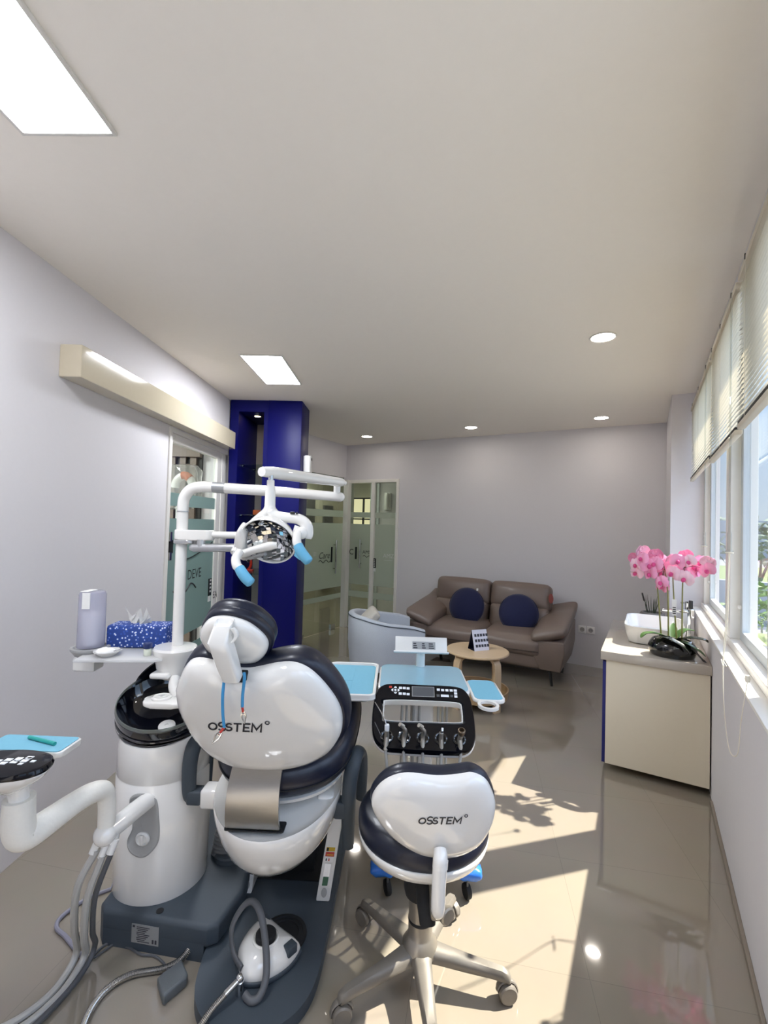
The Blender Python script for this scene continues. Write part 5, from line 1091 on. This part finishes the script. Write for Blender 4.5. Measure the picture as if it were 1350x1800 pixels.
# main tray
b = BM(); prism(b, roundrect(-.055, .338, 1.955, 2.315, .045, 6), .800, .853, .010, 3); T.part('tray_body', b, 'gloss_white')
b = BM(); prism(b, roundrect(-.048, .331, 1.965, 2.308, .042, 6), .8535, .857, .001, 1)
MATS['liner_gloss'] = mat('liner_gloss', '#8abdd3', .06, coat=1.0, vary=.03, scale=12)
single('tray_liner', b, 'liner_gloss', 'large pale blue liner under clear film on the middle tray of the cart', 'tray liner', (.14, 2.13, .8535), group='blue tray liners')
# control panel / handle frame
MP = planeM((.135, 1.87, .79), -54)
po = closedspline([(-.155, .137), (.0, .139), (.141, .136), (.185, .108), (.198, .05), (.199, -.04), (.190, -.10), (.155, -.140), (.09, -.146), (0, -.146), (-.10, -.144), (-.154, -.139), (-.192, -.104), (-.205, -.05), (-.205, .03), (-.195, .095)], 4)
pi_ = closedspline([(-.156, .062), (0, .066), (.142, .062), (.158, .042), (.157, -.012), (.142, -.031), (0, -.033), (-.15, -.033), (-.166, -.015), (-.167, .04)], 4)
def ringplate(b, outer, inner, z0, z1, M, n=96):
    def resample(o):
        c = (sum(p[0] for p in o) / len(o), sum(p[1] for p in o) / len(o)); L = [0]
        for p, q in zip(o, o[1:] + o[:1]): L.append(L[-1] + math.hypot(q[0] - p[0], q[1] - p[1]))
        # start at the point on the +x axis side
        out_ = []
        for k in range(n):
            d = L[-1] * k / n; j = max(i for i in range(len(o)) if L[i] <= d); t = (d - L[j]) / max(1e-9, L[j + 1] - L[j]); p, q = o[j], o[(j + 1) % len(o)]
            out_.append((p[0] + (q[0] - p[0]) * t, p[1] + (q[1] - p[1]) * t))
        k0 = min(range(n), key=lambda k: abs(math.atan2(out_[k][1] - c[1], out_[k][0] - c[0]))); out_ = out_[k0:] + out_[:k0]
        ar = sum(p[0] * q[1] - q[0] * p[1] for p, q in zip(out_, out_[1:] + out_[:1]))
        return out_ if ar > 0 else [out_[0]] + out_[1:][::-1]
    O, I = resample(outer), resample(inner); e = .006
    sh_ = lambda o, s, c=(.0, .0): [(x * (1 - s) , y * (1 - s)) for x, y in o]
    rows = [[Z((x, y, z0)) for x, y in O], [Z((x, y, z1 - e)) for x, y in O], [Z((x * .985, y * .978, z1)) for x, y in O], [Z((x * 1.02, (y - .015) * 1.06 + .015, z1)) for x, y in I], [Z((x, y, z1 - e)) for x, y in I], [Z((x, y, z0)) for x, y in I]]
    R_ = [[b.verts.new(M @ p) for p in r] for r in rows]
    for a, c in zip(R_, R_[1:] + R_[:1]):
        for i in range(n): b.faces.new((a[i], a[(i + 1) % n], c[(i + 1) % n], c[i]))
b = BM(); ringplate(b, po, pi_, -.022, .004, MP); pn = T.part('control_panel', b, 'black_glass', ang=50)
b = BM(); ringplate(b, [(x * 1.012, y * 1.012) for x, y in po], [(x * .985, .015 + (y - .015) * .96) for x, y in pi_], -.034, -.0225, MP); T.part('panel_back', b, 'gloss_white', ang=50)
b = BM(); ringplate(b, [(x * .97, .0145 + (y - .0145) * .93) for x, y in pi_], [(x * .955, .0145 + (y - .0145) * .90) for x, y in pi_], -.0235, .0045, MP, 64); T.part('opening_trim', b, 'white_plastic', pn)
def onp(name, m, x0, x1, y0, y1, h=.0052, par=pn, bev=.001):
    b = BM(); box(b, x0, x1, y0, y1, .0042, h, bev, 1, M=MP); return T.part(name, b, m, par, smooth=False)
onp('screen_bezel', 'grey_plastic', -.047, .047, .080, .128, .0049); onp('screen', 'hose_dark', -.045, .045, .082, .126, .0053)
KX = [(-.095, .118), (-.079, .118), (-.063, .117), (-.096, .091), (-.079, .091), (-.063, .090), (.064, .116), (.082, .115), (.100, .115), (.118, .115), (.135, .115), (.135, .101), (.135, .087)]
for x, y in KX: onp('key', 'key_white', x - .0065, x + .0065, y - .0055, y + .0055)
onp('key', 'key_white', .073, .106, .083, .094); onp('key', 'red_dot', -.143, -.131, .116, .126); onp('key', 'hose_dark', .055, .068, .083, .094); onp('key', 'hose_dark', .112, .124, .083, .094)
b = BM()
for a in range(4):
    M2 = MP @ Matrix.Translation((-.116, .107, 0)) @ Matrix.Rotation(a * pi / 2, 4, 'Z'); prism(b, [(.009, -.007), (.017, -.003), (.017, .003), (.009, .007)], .0042, .0052, M=M2)
prism(b, [(.005 * cos(k * pi / 5), .005 * sin(k * pi / 5)) for k in range(10)], .0042, .0056, M=MP @ Matrix.Translation((-.116, .107, 0))); T.part('dial_key', b, 'key_white', pn, smooth=False)
HX = [-.146, -.080, -.009, .060, .131]
for x in HX:
    b = BM(); M2 = MP @ Matrix.Translation((x, -.096, 0)); lathe(b, [(.024, .003), (.025, .007), (.021, .009), (.017, .007), (.015, -.004), (0, -.005)], n=24, M=M2); T.part('holder', b, 'black_gloss')
# left and right trays
def frame_tray(x0, x1, y0, y1, z, par_name):
    b = BM(); prism(b, roundrect(x0, x1, y0, y1, .03, 6), z - .022, z - .010, .005, 2)
    o = roundrect(x0, x1, y0, y1, .03, 6); R_ = []
    for s, h in ((0, -.012), (0, .002), (.006, .005), (.012, .002), (.014, -.010)):
        R_.append([Z((x + (-s if x > (x0 + x1) / 2 else s), y + (-s if y > (y0 + y1) / 2 else s), z + h)) for x, y in o])
    loft(b, R_, cap=False); return T.part(par_name, b, 'gloss_white', ang=50)
frame_tray(-.30, -.062, 1.865, 2.30, .86, 'side_tray')
b = BM(); box(b, -.22, -.10, 1.95, 2.25, .80, .835, .008, 2); box(b, -.12, -.03, 2.05, 2.12, .80, .83, .006, 2); T.part('tray_bracket', b, 'grey_plastic')
b = BM(); prism(b, roundrect(-.286, -.076, 1.885, 2.28, .02, 5), .8515, .8535); 
for v in b.verts: v.co.z += .0015 * sin(v.co.x * 40)
single('tray_liner', b, 'liner_blue', 'folded pale blue paper liner on the left side tray of the cart', 'tray liner', (-.18, 2.08, .8515), group='blue tray liners')
b = BM(); box(b, -.172, -.170, 1.89, 2.275, .854, .8555); box(b, -.280, -.172, 2.06, 2.062, .854, .8552); s_ = [o for o in COL.objects if o.name.startswith('tray_liner')][-1]
for v in b.verts: v.co -= Z((-.18, 2.08, .8515))
f_ = finish('paper_crease', b, 'liner_blue', False); f_.parent = s_
b = BM(); prism(b, roundrect(.338, .468, 1.893, 2.140, .03, 6), .836, .850, .004, 2); ca = T.part('side_shelf', b, 'gloss_white')
b = BM()
for kk in range(1):
    R_ = []
    for r, h in ((.042, .838), (.042, .848), (.030, .848), (.030, .838)): R_.append([b.verts.new((.388 + r * cos(2 * pi * k / 32), 1.858 + r * 1.15 * sin(2 * pi * k / 32), h)) for k in range(32)])
    for a, c in zip(R_, R_[1:] + R_[:1]):
        for i in range(32): b.faces.new((a[i], a[(i + 1) % 32], c[(i + 1) % 32], c[i]))
T.part('cup_ring', b, 'gloss_white', ca)
b = BM(); prism(b, roundrect(.346, .460, 1.903, 2.132, .025, 6), .8502, .8518); single('tray_liner', b, 'liner_blue', 'small pale blue liner on the right shelf of the cart with a cup ring', 'tray liner', (.40, 2.02, .8502), group='blue tray liners')
# holder for charts on a short post behind the tray
b = BM(); tube(b, [(.142, 2.30, .82), (.142, 2.30, .90), (.142, 2.295, .935), (.142, 2.285, .95)], [.0225, .0225, .021, .013], 18); T.part('chart_post', b, 'gloss_white')
MC = planeM((.14, 2.25, .972), -28)
b = BM(); box(b, -.125, .125, -.035, .038, -.004, .004, .003, 2, M=MC); box(b, -.132, .132, -.041, -.033, -.004, .020, .003, 2, M=MC); ch = T.part('chart_holder', b, 'white_plastic')
b = BM(); box(b, -.042, .068, -.022, .014, .0042, .0055, M=MC); cl = T.part('info_plate', b, 'label_silver', ch, smooth=False)
b = BM()
for r_, (x0, x1) in enumerate(((-.038, -.018), (.004, .022), (.036, .062))):
    for q in range(3): box(b, x0, x1 - .003 * q, -.018 + .010 * q, -.013 + .010 * q, .0056, .0060, M=MC)
T.part('info_print', b, 'print_dark', cl, smooth=False)
# five handpieces hanging in their holders
mat('hp_steel', '#cfc9bd', .38, .8, vary=.05); mat('hp_dark', '#6a5a48', .35, .6)
def handpiece(k, label, name, cat, head):
    x = .135 + HX[k]; base = (x, 1.785, .742)
    H_ = Thing(name, label, cat, base, group='instruments hanging on the cart')
    top = Z((x - (.012 if k < 3 else .0), 1.752, .795)); hold = Z((x, 1.776, .744)); low = Z((x + .006 * (2 - k) * -.3, 1.762, .70))
    b = BM()
    if head == 'angle': tube(b, [low, hold, Z((x + .004, 1.762, .775)), top], [.0085, .0085, .0072, .0055], 14, smooth=5); H_.part('body', b, 'hp_steel'); b = BM(); tube(b, [top + Z((-.006, -.004, .008)), top + Z((.008, .006, -.004))], .0078, 12); H_.part('head', b, 'hp_steel')
    elif head == 'syringe': tube(b, [low, hold, Z((x, 1.764, .772))], [.0095, .0095, .0085], 14); H_.part('body', b, 'hp_steel'); b = BM(); box(b, x - .009, x + .009, 1.748, 1.768, .772, .798, .005, 2); H_.part('button_head', b, 'key_white'); b = BM(); tube(b, [(x - .004, 1.757, .797), (x - .02, 1.78, .825), (x - .05, 1.83, .850)], [.003, .0022, .0018], 8, smooth=4); H_.part('nozzle', b, 'chrome')
    elif head == 'short': tube(b, [low, hold, Z((x, 1.764, .772))], [.0085, .009, .0075], 14); H_.part('body', b, 'hp_steel'); b = BM(); tube(b, [(x, 1.764, .772), (x + .002, 1.758, .783), (x + .003, 1.762, .790)], [.006, .006, .004], 12); H_.part('tip', b, 'chrome')
    else: tube(b, [low, hold, Z((x + .004, 1.764, .770))], [.0085, .0095, .010], 14); H_.part('body', b, 'hp_steel'); b = BM(); lathe(b, [(.010, 0), (.014, .012), (.014, .022), (.010, .024), (.008, .010), (0, .008)], n=18, M=TRS((x + .003, 1.762, .768), rx=25)); H_.part('light_head', b, 'hp_dark')
    xe = [.05, .07, .22, .235, .25][k] if k < 2 else .205 + .018 * (k - 2)
    b = BM(); hose(b, [low, low + Z((.004 * (2 - k), -.002, -.08)), Z((x + (.012 if k < 1 else -.01 if k < 3 else 0), 1.80, .45)), Z(((x + xe) / 2, 1.90, .335)), Z((xe, 1.985, .42)), Z((xe, 1.995, .60)), Z((xe, 1.998, .80))], .0058, 8, 10); H_.part('hose', b, 'hose_grey')
handpiece(0, 'first instrument from the left on the cart, with white button head and thin nozzle', 'air_syringe', 'dental instrument', 'syringe')
handpiece(1, 'second instrument from the left on the cart, steel drill with bent head', 'handpiece', 'dental instrument', 'angle')
handpiece(2, 'middle one of the five instruments on the cart, steel drill with bent head', 'handpiece', 'dental instrument', 'angle')
handpiece(3, 'fourth instrument from the left on the cart, with a short hooked tip', 'scaler', 'dental instrument', 'short')
handpiece(4, 'rightmost instrument on the cart, with a brown round open head', 'curing_light', 'dental instrument', 'light')

# ------------------------------------------------------------------ stool
mat('grey_metal', '#a8a196', .35, .75, vary=.05); mat('base_grey', '#7d776f', .45, .25, vary=.05, scale=150, bump=.06)
SX, SY = .123, 1.622
T = Thing('operator_stool', 'white and navy rolling dental stool with heart shaped backrest and five legged base', 'stool', (SX, SY, 0))
b = BM(); lathe(b, [(.052, .095), (.060, .100), (.060, .125), (.044, .15), (.041, .155), (.041, .19), (.041, .30), (0, .30)], (SX, SY, 0), 36); T.part('gas_column', b, 'grey_metal')
b = BM(); lathe(b, [(.0415, .20), (.0425, .203), (.0425, .208), (.0415, .211)], (SX, SY, 0), 32); T.part('column_ring', b, 'black_rubber')
b = BM(); lathe(b, [(0, .29), (.055, .29), (.06, .31), (.06, .40), (0, .41)], (SX, SY, 0), 32); T.part('mount', b, 'black_rubber')
angs = [-11, 61, 134, 211, 275]
for i, a in enumerate(angs):
    M = Matrix.Translation((SX, SY, 0)) @ Matrix.Rotation(RAD(a), 4, 'Z'); b = BM(); rings = []
    for (x, w_, zt, zb) in ((.02, .036, .130, .085), (.07, .030, .122, .080), (.16, .024, .110, .072), (.24, .0195, .101, .068), (.275, .018, .097, .064), (.297, .016, .088, .060), (.303, .011, .074, .060)):
        rings.append([M @ Z((x, y, z)) for y, z in ((-w_, zb + .006), (-w_ * .7, zb), (w_ * .7, zb), (w_, zb + .006), (w_, zt - .012), (w_ * .6, zt), (-w_ * .6, zt), (-w_, zt - .012))])
    loft(b, rings); lg = T.part('base_leg', b, 'base_grey', ang=50)
    b = BM(); tube(b, [M @ Z((.283, 0, .07)), M @ Z((.283, 0, .035))], .012, 12); T.part('castor_stem', b, 'base_grey', lg)
    sw = [20, 70, 10, -15, 100][i]; Mw = M @ Matrix.Translation((.290, 0, .0305)) @ Matrix.Rotation(RAD(sw), 4, 'Z')
    for s in (-1, 1):
        b = BM(); lathe(b, [(0, .003), (.016, .003), (.027, .004), (.030, .008), (.030, .019), (.026, .0235), (.012, .024), (0, .023)], n=28, M=Mw @ TRS((0, 0, 0), rx=90 * s)); T.part('castor_wheel', b, 'base_grey', lg)
    b = BM(); P = [Mw @ Z((.034 * cos(t), 0, .034 * sin(t))) for t in [RAD(d) for d in range(-10, 171, 15)]]; tube(b, P, .0045, 8, flat=2.0, up=Mw.to_3x3() @ Z((0, 1, 0))); T.part('castor_hood', b, 'base_grey', lg)
R0 = .221
b = BM(); lathe(b, [(0, .405), (.06, .405), (.12, .425), (.17, .447), (.207, .474), (.219, .497), (.221, .510), (.219, .513), (0, .513)], (SX, SY, 0), 64); T.part('seat_shell', b, 'gloss_white', ang=60)
b = BM(); lathe(b, [(0, .512), (.216, .512), (.2205, .520), (.2225, .540), (.2215, .560), (.215, .575), (.198, .586), (.15, .590), (.08, .584), (0, .58)], (SX, SY, 0), 64); T.part('seat_cushion', b, 'navy_leather', ang=60)
# backrest
MBs = planeM((.135, 1.395, .70), 15)
st = closedspline([(-.184, .027), (-.166, .079), (-.129, .114), (-.078, .130), (.006, .124), (.07, .133), (.107, .140), (.145, .122), (.168, .085), (.181, .04), (.175, -.029), (.147, -.096), (.096, -.141), (.025, -.157), (-.04, -.143), (-.109, -.098), (-.159, -.036)], 5)
SCs = (0, -.005); prof_b = [(1.0, -.008), (1.0, 0), (.99, .009), (.965, .017), (.88, .027), (.7, .035), (.4, .040), (0, .042)]
b = BM(); dome(b, st, [(0, -.008)] + prof_b, MBs, SCs); T.part('back_shell', b, 'gloss_white', ang=70)
b = BM(); dome(b, [(x * 1.02 - .001, y * 1.01 - .001) for x, y in st], [(0, -.006), (.93, -.006), (.98, -.010), (1.0, -.022), (1.0, -.040), (.97, -.052), (.88, -.060), (0, -.056)], MBs, SCs); T.part('back_cushion', b, 'navy_leather', ang=70)
b = BM(); wordmark(b, .0255, on_shell(.018, .016, RAD(3), MBs, st, prof_b, SCs, .0016)); T.part('logo', b, 'logo_ink', smooth=False)
b = BM(); tube(b, [(.156, 1.372, .608), (.156, 1.356, .596), (.154, 1.352, .578), (.152, 1.352, .50), (.152, 1.356, .455), (.153, 1.372, .432), (.151, 1.40, .428)], [.019, .021, .021, .0205, .0205, .019, .014], 20, smooth=5); ps = T.part('back_post', b, 'gloss_white')
b = BM(); tube(b, [(.1545, 1.352, .572), (.156, 1.355, .592)], [.0222, .0222], 20); T.part('post_collar', b, 'gloss_white', ps)
b = BM(); box(b, .135, .172, 1.39, 1.60, .385, .43, .008, 2); T.part('post_bracket', b, 'grey_metal')
b = BM(); lathe(b, [(.0, 0), (.022, 0), (.025, .004), (.025, .014), (.020, .018), (0, .019)], n=26, M=TRS((.178, 1.40, .405), rx=90, rz=35)); kn = T.part('height_knob', b, 'grey_metal')
b = BM(); tube(b, [(.125, 1.50, .40), (.128, 1.45, .385), (.13, 1.43, .345)], [.03, .03, .024], 14, smooth=4); 
T.part('ribbed_boot', b, 'black_rubber')
b = BM(); tube(b, [(.20, 1.66, .42), (.30, 1.70, .415), (.365, 1.72, .41)], [.006, .006, .008], 10); T.part('height_lever', b, 'dark_metal')
# ------------------------------------------------------------------ venetian blinds
mat('blind_cream', '#e3dccb', .5, vary=.02, sub=0); mat('rail_cream', '#cfc6b4', .4); mat('cord_white', '#ece6d6', .7)
thin_glass('wand_clear', (.9, .92, .92), refl=1.3)
def blind(label, y0, y1, zb, xo=0.0, cordy=None, loop=False):
    zt = 2.56; x = .318 + xo
    B = Thing('venetian_blind', label, 'blind', (x, (y0 + y1) / 2, zt), 0, 'venetian blinds along the window')
    b = BM(); box(b, x - .014, x + .014, y0, y1, zt, zt + .028, .003, 2); B.part('head_rail', b, 'rail_cream')
    b = BM(); n = int((zt - zb - .03) / .0205)
    for k in range(n):
        z = zb + .036 + .0205 * k; a = RAD(40)
        ring = []
        for y in (y0 + .004, y1 - .004):
            ring.append([Z((x + dx * cos(a), y, z + dx * sin(a) + .0015 * (1 - (dx / .0125) ** 2))) for dx in (-.0125, -.006, 0, .006, .0125)])
        r1 = ring[0] + [p - Z((0, 0, .0004)) for p in ring[0][::-1]]; r2 = ring[1] + [p - Z((0, 0, .0004)) for p in ring[1][::-1]]
        loft(b, [r1, r2])
    B.part('slats', b, 'blind_cream', smooth=False)
    b = BM(); box(b, x - .013, x + .013, y0, y1, zb, zb + .022, .004, 2)
    B.part('bottom_rail', b, 'rail_cream')
    b = BM()
    for k in range(5): box(b, x - .0125, x + .0125, y0 + .004, y1 - .004, zb + .0235 + .002 * k, zb + .0245 + .002 * k)
    B.part('stacked_slats', b, 'dark_metal', smooth=False, label='dark stack of gathered slats on the bottom rail')
    for t in (.12, .5, .88):
        y = y0 + (y1 - y0) * t; b = BM()
        for dx in (-.0135, .0135): tube(b, [(x + dx, y, zt), (x + dx, y, zb + .01)], .0008, 4)
        B.part('ladder_cord', b, 'cord_white', smooth=False)
        b = BM(); box(b, x - .0165, x + .004, y - .003, y + .003, zt + .010, zt + .032, .001, 1); B.part('bracket_clip', b, 'dark_metal')
    if cordy:
        b = BM(); tube(b, [(x - .022, cordy, zt + .005), (x - .022, cordy, 1.56)], .0042, 8); B.part('tilt_wand', b, 'wand_clear')
        b = BM(); lathe(b, [(.005, .085), (.0075, .08), (.0085, .02), (.009, .008), (.014, .006), (.014, 0), (0, 0)], (x - .022, cordy, 1.475), 14); B.part('tassel', b, 'wand_clear')
        b = BM(); lathe(b, [(.0145, 0), (.0145, .005), (0, .005)], (x - .022, cordy, 1.470), 14); B.part('tassel_rim', b, 'cord_white')
    if loop:
        xx = x - .024
        b = BM(); hose(b, [(xx, cordy, 1.47), (xx - .001, cordy + .03, 1.25), (xx - .003, cordy + .11, 1.02), (xx - .004, cordy + .10, .92), (xx - .005, cordy + .04, .80), (xx - .003, cordy - .08, .70), (xx + .012, cordy - .16, .72), (xx + .02, cordy - .175, .85), (xx + .035, cordy - .19, 1.00)], .0016, 6); B.part('lift_cord', b, 'cord_white')
        b = BM(); hose(b, [(xx + .004, cordy + .006, 1.47), (xx + .006, cordy + .06, 1.2), (xx + .002, cordy + .12, 1.02), (xx - .004, cordy + .09, .915), (xx - .006, cordy + .03, .79)], .0016, 6); B.part('lift_cord', b, 'cord_white')
        b = BM(); hose(b, [(xx - .006, cordy + .14, 1.0), (xx - .004, cordy + .10, .985), (xx + .004, cordy + .07, .99), (xx - .003, cordy + .12, 1.0)], .0018, 6); B.part('cord_knot', b, 'cord_white')
        b = BM(); lathe(b, [(0, 0), (.007, .002), (.009, .014), (.007, .026), (0, .028)], (xx + .036, cordy - .19, 1.0), 12); B.part('cord_bead', b, 'cord_white')
blind('venetian blind farthest along the window, ending at the pillar', 3.28, 4.57, 1.975, 0, 3.34)
blind('middle venetian blind, with a long looped pull cord hanging below the sill', 2.33, 3.24, 1.955, .0, 2.37, True)
blind('venetian blind nearest the camera, cut by the right frame edge', .95, 2.27, 1.965, 0)
